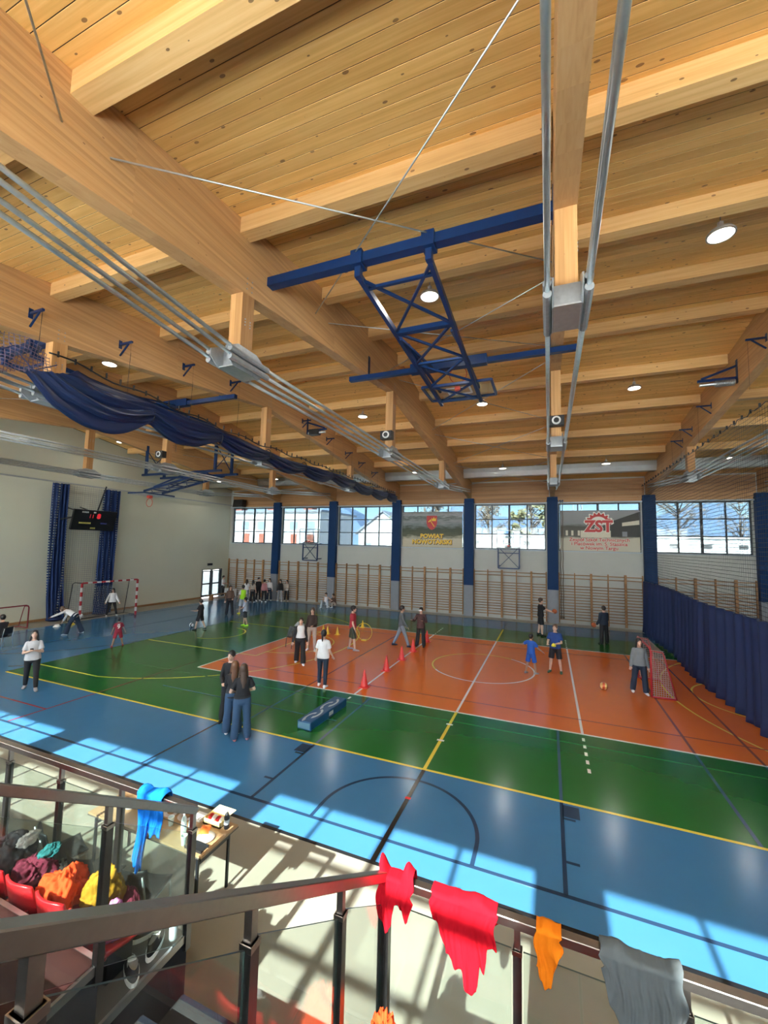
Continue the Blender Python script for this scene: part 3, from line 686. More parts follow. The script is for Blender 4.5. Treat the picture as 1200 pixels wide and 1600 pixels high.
# ------------------------------------------------------------------ curtain brackets and winches on the beams
def bracket(x, y, s, label):
    t = thing('curtain_bracket', label, 'bracket', (x, y, beam_z(y)+0.42), group='small blue curtain brackets on beams')
    MB().bar((0, 0, 0), (s*0.42, 0, 0), 0.045, 0.045).build('arm', 'blue_steel', t)
    MB().box(-0.012, 0.012, -0.04, 0.04, -0.10, 0.10).build('plate', 'blue_steel', t)
    MB().bar((s*0.30, 0, -0.02), (s*0.012, 0, -0.28), 0.03, 0.03).build('brace', 'blue_steel', t)
    MB().cyl((s*0.38, 0, -0.02), (s*0.38, 0, -1.3), 0.003, 4).build('cord', 'black_plastic', t)
WH = ['over the stand', 'second from the stand', 'third from the stand', 'fourth from the stand', 'before the ridge', 'just past the ridge', 'second past the ridge', 'third past the ridge', 'by the duct']
for k, y in enumerate((-11.0, -9.15, -7.3, -5.45, -1.2, 0.85, 2.8, 4.4, 6.2)): bracket(-7.35, y, 1, 'blue bracket on the raised-curtain beam, %s' % WH[k])
for k, y in enumerate((-5.0, -3.0, 0.8, 2.8, 4.0)): bracket(7.39, y, -1, 'blue bracket on the right beam, %s' % ['nearest', 'before the coil winch', 'just past the coil winch', 'second past the coil winch', 'last before the duct'][k])
def winch(x, y, z, s, label, coil=True):
    t = thing('curtain_winch', label, 'winch', (x, y, z), group='curtain winches')
    MB().bar((0, 0, 0.42), (s*0.85, 0, 0.12), 0.05, 0.06).build('upper_arm', 'blue_steel', t)
    MB().bar((0, 0, 0.06), (s*0.95, 0, 0.06), 0.06, 0.07).build('lower_arm', 'blue_steel', t)
    MB().box(-0.01, 0.01, -0.06, 0.06, -0.1, 0.6).build('plate', 'blue_steel', t)
    m = MB(); m.cyl((s*0.06, 0, -0.06), (s*0.9, 0, -0.06), 0.05, 12); m.build('drum', 'galvanised', t)
    if coil:
        for k in range(14):
            m = MB(); m.smooth = True; ring_pts = [(s*(0.08+0.033*k), 0.085*math.cos(a*PI/8), -0.06+0.085*math.sin(a*PI/8)) for a in range(16)]; m.tube(ring_pts, 0.013, 6, closed=True); m.build('cable_turn', 'galvanised', t)
    else: MB().box(s*0.15, s*0.6, -0.12, 0.12, -0.16, 0.08).build('motor', 'black_plastic', t)
winch(7.39, -1.25, 9.35, -1, 'blue curtain winch with coiled steel cable on the right beam')
winch(-7.35, -0.8, 9.15, 1, 'dark motor winch on the raised-curtain beam', False)
# ------------------------------------------------------------------ divider curtain on the right
plain('curtain_blue', (0.010, 0.024, 0.095), 0.75, vary=0.12, scale=3)
plain('curtain_deep', (0.005, 0.016, 0.065), 0.40, vary=0.2, scale=3)  # deeper, glossier blue of the raised roll and the seam band
netting('net_dark', (0.03, 0.035, 0.05), 0.11, 0.10, (1, 2))
netting('net_blue', (0.008, 0.030, 0.12), 0.14, 0.52, (1, 2))
netting('net_clear', (0.26, 0.27, 0.27), 0.11, 0.12, (1, 2))
netting('net_white_yz', (0.36, 0.37, 0.36), 0.10, 0.10, (1, 2))
netting('net_white_xz', (0.36, 0.37, 0.36), 0.10, 0.10, (0, 2))
netting('net_white_xy', (0.36, 0.37, 0.36), 0.10, 0.10, (0, 1))
netting('net_pink_yz', (0.36, 0.27, 0.25), 0.06, 0.20, (1, 2))
netting('net_pink_xz', (0.36, 0.27, 0.25), 0.06, 0.20, (0, 2))
netting('net_pink_xy', (0.36, 0.27, 0.25), 0.06, 0.20, (0, 1))
netting('net_purple', (0.16, 0.12, 0.17), 0.07, 0.22, (1, 2))
t = thing('divider_curtain', 'dark blue divider curtain with see-through net above it on the right', 'curtain', (7.1, 10.5, 0))
L = 20.0
def pleat(y): return 0.055*math.sin(y*9.2+0.8*math.sin(y*1.7)) + 0.025*math.sin(y*21.0) + 0.05*math.sin(y*0.9)
def cf(u, v):
    y = -L*u; z = 0.02+2.70*v + 0.05*math.sin(u*9)
    sp = 1+0.6*(1-v); x = pleat(y)*sp - 0.05*(1-v)**6
    return (x, y, z)
m = MB(); m.smooth = True; m.grid(cf, 900, 10); solidify(m.build('solid_curtain', 'curtain_blue', t), 0.006)
m = MB(); m.smooth = True; m.grid(lambda u, v: (0.02*math.sin(u*90), -L*u, 2.74+5.2*v+0.08*math.sin(u*60)*(v > 0.95)), 200, 14); m.build('net', 'net_dark', t)
m = MB(); m.smooth = True; m.tube([(0.02*math.sin(k*4.5), -L*k/80, 7.94+0.05*math.sin(k*2.4)) for k in range(81)], 0.012, 6); m.build('head_rope', 'black_plastic', t)
m = MB(); m.smooth = True; m.tube([(pleat(-L*k/300)*1.0, -L*k/300, 2.73+0.05*math.sin(k/300*9)) for k in range(301)], 0.012, 6); m.build('seam_band', 'curtain_deep', t)
for k in range(40): MB().box(-0.02, 0.02, -0.25-0.5*k, -0.21-0.5*k, 7.92, 8.02).build('hook', 'black_plastic', t)
# ------------------------------------------------------------------ raised curtain on the left
t = thing('raised_curtain', 'blue divider curtain rolled up in swags below the left beam', 'curtain', (-7.1, 0, 7.5))
random.seed(11); ph = [random.random()*6.28 for _ in range(12)]
def rc(u, v):
    y = -10.75+20.3*u; a = v*2*PI
    seg = 2.35; k = (y+10.75)/seg; fr = k-math.floor(k); sag = math.sin(PI*fr)
    near = max(0, 1-(y+10.75)/6.0)
    hz = (0.17+0.19*near) * (0.72+0.5*sag); hy = 0.10+0.07*sag+0.05*near
    cz = 0.02 + 0.20*near - 0.22*sag*(0.5+0.8*near) + 0.06*math.sin(y*0.8)
    f = 1+0.20*math.sin(7*a+ph[0]+1.4*sag)+0.15*math.sin(12*a+ph[1]+y*1.3)+0.09*math.sin(19*a+y*2.1)+0.06*math.sin(27*a+ph[2]-y*1.7)
    end = min(1.0, 0.35+u*40)
    return (hy*math.cos(a)*f, y + (0.35*math.sin(a)*max(0, 1-u*25)), cz+hz*math.sin(a)*f*end*(1.2 if math.sin(a) < 0 else 0.9))
m = MB(); m.smooth = True; m.grid(rc, 280, 110); m.build('curtain_roll', 'curtain_deep', t)
m = MB(); m.smooth = True; m.tube([(0, -10.75+20.3*k/90, 0.30+0.30*max(0, 1-k/26)+0.05*math.sin(k*0.8)) for k in range(91)], 0.018, 6); m.build('head_rope', 'black_plastic', t)
for k in range(60):
    z = 0.33+0.30*max(0, 1-k/17.3)
    MB().box(-0.015, 0.015, -10.6+0.335*k, -10.57+0.335*k, z-0.05, z+0.07).build('hook', 'black_plastic', t)
for k in range(1, 9):
    y = -10.75+2.35*k; m = MB(); m.smooth = True; m.tube([(0.14*math.cos(a*PI/8), y, 0.02+0.19*math.sin(a*PI/8)) for a in range(16)], 0.014, 6, closed=True); m.build('tie_strap', 'black_plastic', t)
m = MB(); m.smooth = True
m.grid(lambda u, v: (0.06*math.sin(u*22+v*5), -10.7-2.6*u, 0.02+0.5*v + (0.35*u)*(v) - 0.25*math.sin(PI*u)*(1-v) + 0.15*math.sin(u*9)), 40, 16); m.build('gathered_net', 'net_purple', t)
for k in range(4): m = MB(); m.tube([(0.02, -10.6-0.7*k, 0.4+0.1*k), (0.03, -11.0-0.7*k, 0.12+0.05*k), (0, -11.4-0.7*k, 0.5+0.1*k)], 0.012, 5); m.build('net_cord', 'curtain_blue', t)
for k, y in enumerate((-11.0, -9.15, -7.3, -5.45)): MB().cyl((0.1, y, 0.5), (0.15, y, 1.3), 0.004, 4).build('lift_cord', 'black_plastic', t)

# ------------------------------------------------------------------ nets, rails and scoreboard on the end wall
t = thing('net_rail', 'long steel net rail along the top of the end wall', 'rail', (XL, 0, 7.32))
MB().bar((0.35, -14, 0), (0.35, 10.9, 0), 0.05, 0.07).build('rail', 'cast_steel', t)
for k in range(10): MB().bar((0, -13+2.5*k, 0.02), (0.35, -13+2.5*k, 0.02), 0.04, 0.04).build('wall_arm', 'cast_steel', t)
for lb, y0, y1, lean in (('blue protective net gathered at left of the scoreboard', -2.28, -1.55, 0.12), ('blue protective net gathered at right of the scoreboard', 0.40, 1.32, -0.25)):
    t = thing('gathered_blue_net', lb, 'net', (XL+0.35, (y0+y1)/2, 0), group='blue nets hanging on the end wall')
    for q in range(3):
        m = MB(); m.smooth = True
        m.grid(lambda u, v, q=q: (0.10*math.sin(u*26+q*1.3)+0.05*q-0.05 + (0.25*(1-v)**4), (u-0.5)*(y1-y0) + lean*(1-v)*(1-v) + 0.02*q, 0.06+7.2*v), 70, 40)
        m.build('net_layer', 'net_blue', t)
    m = MB(); m.smooth = True; m.ball((0.22, lean, 0.10), (0.30, (y1-y0)*0.55, 0.10), 20, 8); m.build('net_heap', 'curtain_blue', t)
t = thing('clear_net', 'pale see-through net hanging behind the scoreboard', 'net', (XL+0.33, -0.55, 0))
m = MB(); m.smooth = True; m.grid(lambda u, v: (0.02*math.sin(u*30), (u-0.5)*2.0, 0.15+7.1*v), 40, 20); m.build('net', 'net_clear', t)
for k in range(3): MB().cyl((0.02, -0.7+0.7*k, 0.2), (0.02, -0.7+0.7*k, 7.2), 0.006, 5).build('net_cord', 'cast_steel', t)

FONT_JOBS = []
def text(body, size, mat, parent, loc, rot, extrude=0.004, name='lettering', align='CENTER', bold=0.0, sx=1.0):
    cu = bpy.data.curves.new('txt', 'FONT'); cu.body = body; cu.size = size; cu.extrude = extrude; cu.align_x = align; cu.align_y = 'CENTER'; cu.offset = bold; cu.resolution_u = 3
    cu.materials.append(MATS[mat]); o = bpy.data.objects.new(name, cu); COL.objects.link(o); o.parent = parent; o.location = loc; o.rotation_euler = rot; o.scale = (sx, 1, 1)
    FONT_JOBS.append(o); return o
emis('led_red', (0.6, 0.02, 0.03), 0.10); emis('led_yellow', (0.55, 0.50, 0.12), 0.03); emis('led_blue', (0.05, 0.06, 0.25), 0.03); plain('score_black', (0.008, 0.008, 0.012), 0.3)
t = thing('scoreboard', 'black electronic scoreboard with red digits hung on end wall', 'scoreboard', (-21.0, -0.65, 5.35))
s = MB().prism([(-1.15, -0.56), (1.15, -0.56), (1.15, 0.56), (-1.15, 0.56)], 'X', -0.06, 0.06).build('case', 'score_black', t, rot=(0, R_(14), 0))
TR = (R_(90), 0, R_(90))
text('11', 0.30, 'led_red', s, (0.065, -0.22, 0.22), TR, name='score_digits'); text('8', 0.34, 'led_red', s, (0.065, 0.16, 0.24), TR, name='score_digits', bold=0.03)
for yy, zz, w, mt in ((-0.45, -0.16, 0.7, 'led_yellow'), (0.55, -0.14, 0.4, 'led_blue'), (0.02, -0.43, 0.35, 'led_yellow'), (-0.55, 0.44, 0.4, 'white_plastic'), (-0.05, 0.45, 0.2, 'white_plastic')):
    for k in range(int(w/0.07)): MB().box(0.061, 0.066, yy-w/2+0.07*k, yy-w/2+0.07*k+0.04, zz-0.04, zz+0.04).build('led_cell', mt, s)
for y in (-0.9, 0.0): MB().bar((-0.05, y, 0.45), (-1.28, y, 0.75), 0.05, 0.05).build('wall_arm', 'black_steel', t); 
MB().bar((0.0, -1.15, 0.1), (-1.28, -1.2, -0.05), 0.06, 0.06).build('wall_arm', 'black_steel', t); MB().bar((-0.1, 0.2, 0.5), (0.05, 0.5, 1.95), 0.05, 0.05).build('stay', 'black_steel', t)

# ------------------------------------------------------------------ door in the end wall
d = tag(link('door_1', None, None, (XL, 9.5, 0)), 'glazed double door with dark frame in the end wall', kind='structure')
for y in (-1.0, 0.0, 0.97): MB().box(-0.16, 0.02, y-0.03, y+0.06, 0, 2.18).build('door_frame', 'frame_dark', d)
MB().box(-0.16, 0.02, -1.0, 1.0, 2.10, 2.18).build('door_frame', 'frame_dark', d)
for y0, y1 in ((-0.94, -0.05), (0.07, 0.93)):
    l = MB().box(-0.10, -0.05, y0, y0+0.09, 0.05, 2.08).box(-0.10, -0.05, y1-0.09, y1, 0.05, 2.08).box(-0.10, -0.05, y0, y1, 0.05, 0.20).box(-0.10, -0.05, y0, y1, 1.0, 1.10).box(-0.10, -0.05, y0, y1, 2.0, 2.08).build('door_leaf', 'frame_dark', d)
    for z0, z1 in ((0.20, 1.0), (1.10, 2.0)): MB().box(-0.08, -0.07, y0+.09, y1-.09, z0, z1).build('door_pane', 'window_glass', l)
t = thing('exit_sign', 'small dark exit sign above the glazed door', 'sign', (XL+0.02, 9.2, 2.55)); MB().box(0, 0.04, -0.25, 0.25, -0.09, 0.09).build('sign_box', 'black_plastic', t); MB().box(0.04, 0.045, -0.18, 0.18, -0.05, 0.05).build('sign_face', 'stand_navy', t)
t = thing('gym_bench', 'low wooden gym bench by the glazed door', 'bench', (-20.9, 8.9, 0)); MB().box(-0.15, 0.15, -1.1, 1.1, 0.36, 0.40).build('seat', 'wallbar_wood', t)
for y in (-0.8, 0.8): MB().box(-0.17, 0.17, y-0.05, y+0.05, 0, 0.36).build('leg', 'wallbar_wood', t)
MB().bar((0, -0.8, 0.12), (0, 0.8, 0.12), 0.05, 0.05).build('stretcher', 'wallbar_wood', t)
t = thing('white_locker_box', 'low pale box beside the glazed door', 'box', (-21.6, 10.75, 0)); MB().box(-0.5, 0.5, -0.25, 0.25, 0, 0.55).build('case', 'white_paint', t); MB().box(-0.52, 0.52, -0.27, 0.27, 0.55, 0.59).build('lid', 'white_paint', t); MB().box(-0.03, 0.03, -0.27, -0.25, 0.4, 0.46).build('latch', 'cast_steel', t)

# ------------------------------------------------------------------ wall bars
RZ = [2.86, 2.66] + [2.21-0.162*k for k in range(13)]
WBN = ['beside the door corner', 'left of the first wall hoop', 'third window bay', 'under the crest banner', 'under the centre window', 'under the school banner', 'behind the divider net']
rung_me = {}
def wallbars(x0, nsec, w, label):
    t = thing('wall_bars', label, 'wall bars', (x0, YF-0.02, 0), group='wooden wall bars along the far wall')
    Wd = nsec*w
    for k in range(nsec+1):
        x = min(max(k*w, 0.03), Wd-0.03)
        link('upright', rung_me.setdefault('u', MB().box(-0.028, 0.028, -0.15, -0.02, 0.06, 2.98).mesh('upright', 'wallbar_wood')), t, (x, 0, 0))
    key = round(Wd, 2)
    if key not in rung_me: mm = MB(); mm.smooth = True; mm.cyl((0.03, 0, 0), (Wd-0.03, 0, 0), 0.024, 8); rung_me[key] = mm.mesh('rung', 'wallbar_wood')
    for i, z in enumerate(RZ): link('rung', rung_me[key], t, (0, -0.115 if i > 0 else -0.15, z))
for i, b in enumerate(BAYS[:7]):
    a = b[0]+0.33 if i else -22.15; e = b[1]-0.33; w = (e-a)/5
    wallbars(a, 2, w, 'wooden wall bars %s, left double unit' % WBN[i]); wallbars(a+2*w, 2, w, 'wooden wall bars %s, middle double unit' % WBN[i]); wallbars(a+4*w, 1, w, 'wooden wall bars %s, right single unit' % WBN[i])
for k, x in enumerate((2.95, 3.08)):
    t = thing('climbing_rope', 'brown climbing rope beside the column, %s' % ['left one', 'right one'][k], 'rope', (x, 10.75, 0.35))
    m = MB(); m.smooth = True; m.tube([(0.01*math.sin(j*1.3), 0, 6.9*j/30) for j in range(31)], 0.022, 7); m.build('rope', 'bark', t)
    m = MB(); m.smooth = True; m.ball((0, 0, 0.05), 0.06, 10, 6); m.build('knot', 'bark', t)
    MB().box(-0.05, 0.05, -0.04, 0.45, 6.85, 6.93).build('rope_bracket', 'blue_steel', t)

# ------------------------------------------------------------------ wall-mounted backboards
for x, lb in ((-14.1, 'clear backboard on blue wall frame, second window from the left'), (0.02, 'clear backboard on blue wall frame at the centre window')):
    t = thing('wall_backboard', lb, 'backboard', (x, YF, 3.0), group='wall mounted basketball boards'); sc = 1.25 if x < -5 else 1.0
    fr = MB()
    for s in (-1, 1): fr.bar((s*0.62, -0.62, 0.12), (s*0.62, -0.62, 1.42), 0.07, 0.07)
    for z in (0.12, 1.42): fr.bar((-0.62, -0.62, z), (0.62, -0.62, z), 0.07, 0.07)
    fr.build('lift_frame', 'blue_steel', t)
    for s in (-1, 1): MB().bar((-0.6*s, -0.62, 0.15), (0.6*s, -0.62, 1.40), 0.035, 0.035).build('diagonal', 'blue_steel', t)
    MB().bar((-0.62, -0.62, 1.05), (0.62, -0.62, 1.05), 0.05, 0.05).build('cross_bar', 'blue_steel', t)
    for s in (-1, 1):
        for z in (0.25, 1.35): MB().bar((s*0.6, -0.62, z), (s*0.6, -0.0, z), 0.06, 0.06).build('wall_arm', 'blue_steel', t)
    bb = MB(); w = 0.68*sc
    for s in (-1, 1): bb.bar((s*w, -0.78, 1.36), (s*w, -0.78, 2.42), 0.035, 0.035)
    for z in (1.36, 2.42): bb.bar((-w, -0.78, z), (w, -0.78, z), 0.035, 0.035)
    bb = bb.build('board_frame', 'cast_steel', t)
    MB().box(-w, w, -0.785, -0.775, 1.36, 2.42).build('board', 'board_glass', bb)
    for a, c in (((-0.26, 1.62), (0.26, 1.62)), ((0.26, 1.62), (0.26, 1.98)), ((0.26, 1.98), (-0.26, 1.98)), ((-0.26, 1.98), (-0.26, 1.62))): MB().bar((a[0], -0.79, a[1]), (c[0], -0.79, c[1]), 0.03, 0.012, (0, 1, 0)).build('target_line', 'white_paint', bb)
    for s in (-1, 1): MB().bar((s*0.3, -0.62, 1.42), (s*0.3, -0.77, 2.3), 0.04, 0.04).build('board_stay', 'blue_steel', t)
    m = MB(); m.smooth = True; ring(m, (0, -1.05, 1.50), 0.225, 0.010); m.build('rim', 'rim_red', t); MB().box(-0.06, 0.06, -0.84, -0.78, 1.44, 1.54).build('rim_bracket', 'rim_red', t)
    m = MB(); m.smooth = True; m.lathe([(0.225, 0.0), (0.17, -0.2), (0.13, -0.4)][::-1], (0, -1.05, 1.50), 16); m.f = m.f[:-2]; m.mi = m.mi[:-2]; m.build('hoop_net', 'net_white_xz', t)

# ------------------------------------------------------------------ banners
def banner_mat(name, bands, noise_amt, xdark=None):
    m, n, b = _new(name); tc = n.nodes.new('ShaderNodeTexCoord'); sp = n.nodes.new('ShaderNodeSeparateXYZ'); n.links.new(tc.outputs['Object'], sp.inputs[0])
    mp = n.nodes.new('ShaderNodeMapping'); mp.inputs['Scale'].default_value = (1.2, 1, 5.0); n.links.new(tc.outputs['Object'], mp.inputs[0])
    nz = n.nodes.new('ShaderNodeTexNoise'); nz.inputs['Scale'].default_value = 1.6; nz.inputs['Detail'].default_value = 7; n.links.new(mp.outputs[0], nz.inputs['Vector'])
    h = _math(n, 'ADD', _math(n, 'DIVIDE', sp.outputs[2], 2.4), _math(n, 'MULTIPLY', _math(n, 'SUBTRACT', nz.outputs['Fac'], 0.5), noise_amt))
    col = _ramp(n, h, bands); n.links.new(col, b.inputs['Base Color']); b.inputs['Roughness'].default_value = 0.55
    return m
banner_mat('print_hills', [(0.0, (0.46, 0.42, 0.32)), (0.20, (0.50, 0.46, 0.36)), (0.34, (0.07, 0.08, 0.045)), (0.52, (0.035, 0.05, 0.03)), (0.62, (0.16, 0.19, 0.20)), (0.74, (0.26, 0.28, 0.29)), (0.82, (0.10, 0.12, 0.12)), (0.9, (0.30, 0.32, 0.33)), (1.0, (0.16, 0.18, 0.18))], 0.35)
banner_mat('print_school', [(0.0, (0.52, 0.49, 0.40)), (0.30, (0.50, 0.47, 0.38)), (0.36, (0.10, 0.095, 0.08)), (0.60, (0.06, 0.06, 0.05)), (0.66, (0.22, 0.23, 0.24)), (1.0, (0.27, 0.28, 0.29))], 0.14)
plain('print_red', (0.50, 0.035, 0.035), 0.5); plain('print_yellow', (0.80, 0.52, 0.04), 0.5); plain('print_gold_dark', (0.12, 0.07, 0.02), 0.5); plain('print_cream', (0.62, 0.58, 0.47), 0.5); plain('print_black', (0.02, 0.02, 0.018), 0.5); plain('print_white', (0.72, 0.70, 0.64), 0.5)
def banner(x, label, mat):
    t = thing('wall_banner', label, 'banner', (x, YF-0.10, 4.29), group='large printed banners')
    MB().box(-2.07, 2.07, 0.0, 0.01, 0.0, 2.39).build('sheet', mat, t)
    for s in (-1, 1):
        for z in (0.08, 2.31): MB().bar((s*2.04, 0.005, z), (s*2.12, 0.05, z), 0.02, 0.02).build('eyelet_tie', 'white_plastic', t)
    return t
UP = (R_(90), 0, 0)
t = banner(-4.99, 'hilly landscape banner with red crest and yellow words POWIAT NOWOTARSKI', 'print_hills')
sh = [(-0.36, 2.12), (0.36, 2.12), (0.36, 1.62), (0.30, 1.40), (0.16, 1.24), (0.0, 1.16), (-0.16, 1.24), (-0.30, 1.40), (-0.36, 1.62)]
c = MB().prism(sh, 'Y', -0.010, -0.001).build('crest', 'print_red', t)
MB().bar((-0.10, -0.012, 1.78), (0.18, -0.012, 1.38), 0.045, 0.01, (0, 1, 0)).build('crest_hammer', 'print_yellow', c); MB().bar((-0.24, -0.012, 1.70), (-0.04, -0.012, 1.86), 0.07, 0.01, (0, 1, 0)).build('crest_hammer_head', 'print_yellow', c)
MB().prism([(0.0, 1.76), (0.28, 1.76), (0.30, 2.0), (0.22, 1.88), (0.14, 2.04), (0.06, 1.88), (-0.02, 2.0)], 'Y', -0.014, -0.009).build('crest_crown', 'print_yellow', c)
for tx, z, s in (('POWIAT', 0.74, 0.40), ('NOWOTARSKI', 0.36, 0.40)):
    text(tx, s, 'print_gold_dark', t, (0.03, -0.006, z-0.03), UP, 0.003, bold=0.032, sx=1.02); text(tx, s, 'print_yellow', t, (0, -0.012, z), UP, 0.003, bold=0.014, sx=1.02)
t = banner(5.0, 'school photo banner with red gear emblem ZST and red words', 'print_school')
MB().prism([(0.62, 1.72), (2.06, 2.28), (2.06, 0.85), (0.62, 0.85)], 'Y', -0.004, 0).build('print_building', 'print_black', t)
MB().prism([(1.2, 1.66), (2.05, 1.80), (2.05, 1.55), (1.2, 1.46)], 'Y', -0.007, -0.003).build('print_sign', 'print_cream', t); MB().box(1.2, 1.45, -0.007, -0.003, 0.87, 1.15).build('print_doorway', 'column_grey', t)
for x in (-1.75, -1.45, -1.1): MB().box(x, x+0.12, -0.006, -0.001, 0.9, 1.2).build('print_van', 'print_cream', t)
MB().prism([(-0.95, 0.80), (0.62, 0.80), (0.62, 1.2), (-0.95, 1.2)], 'Y', -0.007, -0.003).build('emblem_ground', 'print_cream', t)
pts = []
for k in range(9*4+1):
    a = R_(180-180*k/36); r = 0.60 if (k % 4) in (0, 1) else 0.70; pts.append((r*math.cos(a), 1.55+r*math.sin(a)))
inner = [(0.47*math.cos(R_(180*k/24)), 1.55+0.47*math.sin(R_(180*k/24))) for k in range(25)]
MB().prism([(p[0]*1.14, 1.55+(p[1]-1.55)*1.12) for p in pts] , 'Y', -0.006, -0.002).build('emblem_halo', 'print_white', t)
MB().prism(pts+inner, 'Y', -0.012, -0.006).build('emblem_gear', 'print_red', t)
text('ZST', 0.92, 'print_white', t, (0, -0.014, 1.42), UP, 0.003, bold=0.07, sx=0.92); text('ZST', 0.92, 'print_red', t, (0, -0.020, 1.42), UP, 0.003, bold=0.035, sx=0.92)
for tx, z in (('Zespół Szkół Technicznych', 0.66), ('i Placówek im. S. Staszica', 0.42), ('w Nowym Targu', 0.18)):
    text(tx, 0.27, 'print_white', t, (0, -0.006, z), UP, 0.002, bold=0.016, sx=1.06); text(tx, 0.27, 'print_red', t, (0, -0.011, z), UP, 0.002, bold=0.006, sx=1.06)

# ------------------------------------------------------------------ goals
t = thing('handball_goal', 'red and white handball goal in front of the end wall', 'goal', (-20.0, -0.1, 0))
def striped(a, b, n):
    a = Vector(a); b = Vector(b)
    for k in range(n):
        p, q = a.lerp(b, k/n), a.lerp(b, (k+1)/n); MB().bar(p, q, 0.08, 0.08).build('red_band' if k % 2 == 0 else 'white_band', 'red_paint' if k % 2 == 0 else 'white_paint', t)
for s in (-1, 1): striped((0, s*1.54, 2.04), (0, s*1.54, 0), 9)
striped((0, -1.5, 2.04), (0, 1.5, 2.04), 13)
for s in (-1, 1):
    m = MB(); m.smooth = True; m.tube([(0, s*1.54, 2.04), (-0.55, s*1.56, 2.04), (-0.72, s*1.56, 1.95), (-1.0, s*1.56, 0.05), (0, s*1.54, 0.03)], 0.022, 8); m.build('side_frame', 'black_steel', t)
m = MB(); m.smooth = True; m.tube([(-1.0, -1.56, 0.04), (-1.0, 1.56, 0.04)], 0.022, 8); m.build('ground_bar', 'black_steel', t)
m = MB(); m.grid(lambda u, v: (-0.72-0.26*(1-v)+0.10*math.sin(PI*u)*v, -1.54+3.08*u, 0.05+1.9*v-0.18*math.sin(PI*u)*v), 30, 14); m.build('back_net', 'net_white_yz', t)
for s in (-1, 1): m = MB(); m.grid(lambda u, v: (-0.05-(0.67+0.28*(1-v))*u, s*1.54, 0.05+1.95*v), 10, 14); m.build('side_net', 'net_white_xz', t)
def small_goal(name, label, loc, rz, w, h, d, nets, steel):
    t = thing(name, label, 'goal', loc, rz)
    m = MB(); m.smooth = True; r = 0.12
    m.tube([(0, -w/2, 0.03), (0, -w/2, h-r), (0, -w/2+r*0.3, h-r*0.3), (0, -w/2+r, h), (0, w/2-r, h), (0, w/2-r*0.3, h-r*0.3), (0, w/2, h-r), (0, w/2, 0.03)], 0.03, 8); m.build('front_frame', steel, t)
    m = MB(); m.smooth = True; m.tube([(0, -w/2, 0.03), (d, -w/2, 0.03), (d, w/2, 0.03), (0, w/2, 0.03)], 0.025, 8); m.build('ground_frame', steel, t)
    for s in (-1, 1): m = MB(); m.smooth = True; m.tube([(0, s*w/2*0.98, h-0.05), (d*0.5, s*w/2, h-0.08), (d*0.62, s*w/2, h*0.75), (d, s*w/2, 0.03)], 0.018, 8); m.build('side_tube', steel, t)
    if nets:
        m = MB(); m.grid(lambda u, v: (d*0.55+d*0.45*(1-v), -w/2+w*u, 0.03+(h-0.11)*v), 14, 10); m.build('back_net', 'net_pink_yz', t)
        for s in (-1, 1): m = MB(); m.grid(lambda u, v: ((d*0.55+d*0.45*(1-v))*u, s*w/2, 0.03+(h-0.06)*v), 8, 10); m.build('side_net', 'net_pink_xz', t)
        m = MB(); m.grid(lambda u, v: (d*0.55*u, -w/2+w*v, h-0.01-0.05*u-0.04*math.sin(PI*v)), 6, 10); m.build('top_net', 'net_pink_xy', t)
    return t
small_goal('small_goal', 'small red framed goal with pale net by the blue curtain', (5.12, 0.10, 0), 0, 2.0, 1.42, 0.62, True, 'red_paint')
small_goal('small_goal', 'small bare dark goal frame at left edge by the end wall', (-20.85, -4.6, 0), R_(180), 2.3, 1.10, 0.7, False, 'line_red')

# ------------------------------------------------------------------ things on the court
def cone(x, y, h, r, mat, label, grp, name='training_cone'):
    t = thing(name, label, 'cone', (x, y, 0), group=grp)
    o = MB().box(-r*1.25, r*1.25, -r*1.25, r*1.25, 0, 0.02).build('base_plate', mat, t); bevel(o, 0.008)
    m = MB(); m.smooth = True; m.lathe([(r, 0.02), (r*0.9, 0.05), (r*0.15, h-0.01), (r*0.10, h)], n=18); m.build('shell', mat, t)
for (x, y), lb in zip(((-3.0, -3.8), (-3.0, -1.95), (-2.97, -0.42), (-2.95, 0.95), (-2.9, 2.85)), ('nearest to the blue mat', 'second from the blue mat', 'third from the blue mat', 'just before the masked person', 'behind the masked person')):
    cone(x, y, 0.52, 0.125, 'cone_red', 'red traffic cone on the white line, %s' % lb, 'red cones on the court')
for (x, y), lb in zip(((-8.06, 2.43), (-7.70, 2.2), (-7.19, 2.24), (-6.85, 4.4)), ('leftmost of the row', 'second from left', 'standing alone in middle', 'furthest, behind the boy in red')):
    cone(x, y, 0.38, 0.09, 'cone_yellow', 'small yellow cone, %s' % lb, 'small yellow cones')
for (x, y), mt, lb in (((-20.1, -2.6), 'white_plastic', 'white marker dome near the gathered net'), ((-20.0, -2.0), 'cone_yellow', 'yellow marker dome near the gathered net')):
    m = MB(); m.smooth = True; m.lathe([(0.16, 0.0), (0.15, 0.03), (0.06, 0.12), (0.05, 0.12)], n=16); tag(m.build('marker_dome', mt, None, (x, y, 0.002)), lb, 'marker')
t = thing('hoop', 'yellow plastic hoop standing behind the boy in red', 'hoop', (-5.55, 1.75, 0)); m = MB(); m.smooth = True; ring(m, (0, 0, 0.40), 0.38, 0.014, 32, 'X'); m.build('hoop_ring', 'cone_yellow', t); MB().box(-0.1, 0.1, -0.08, 0.08, 0, 0.05).build('hoop_foot', 'cone_yellow', t)
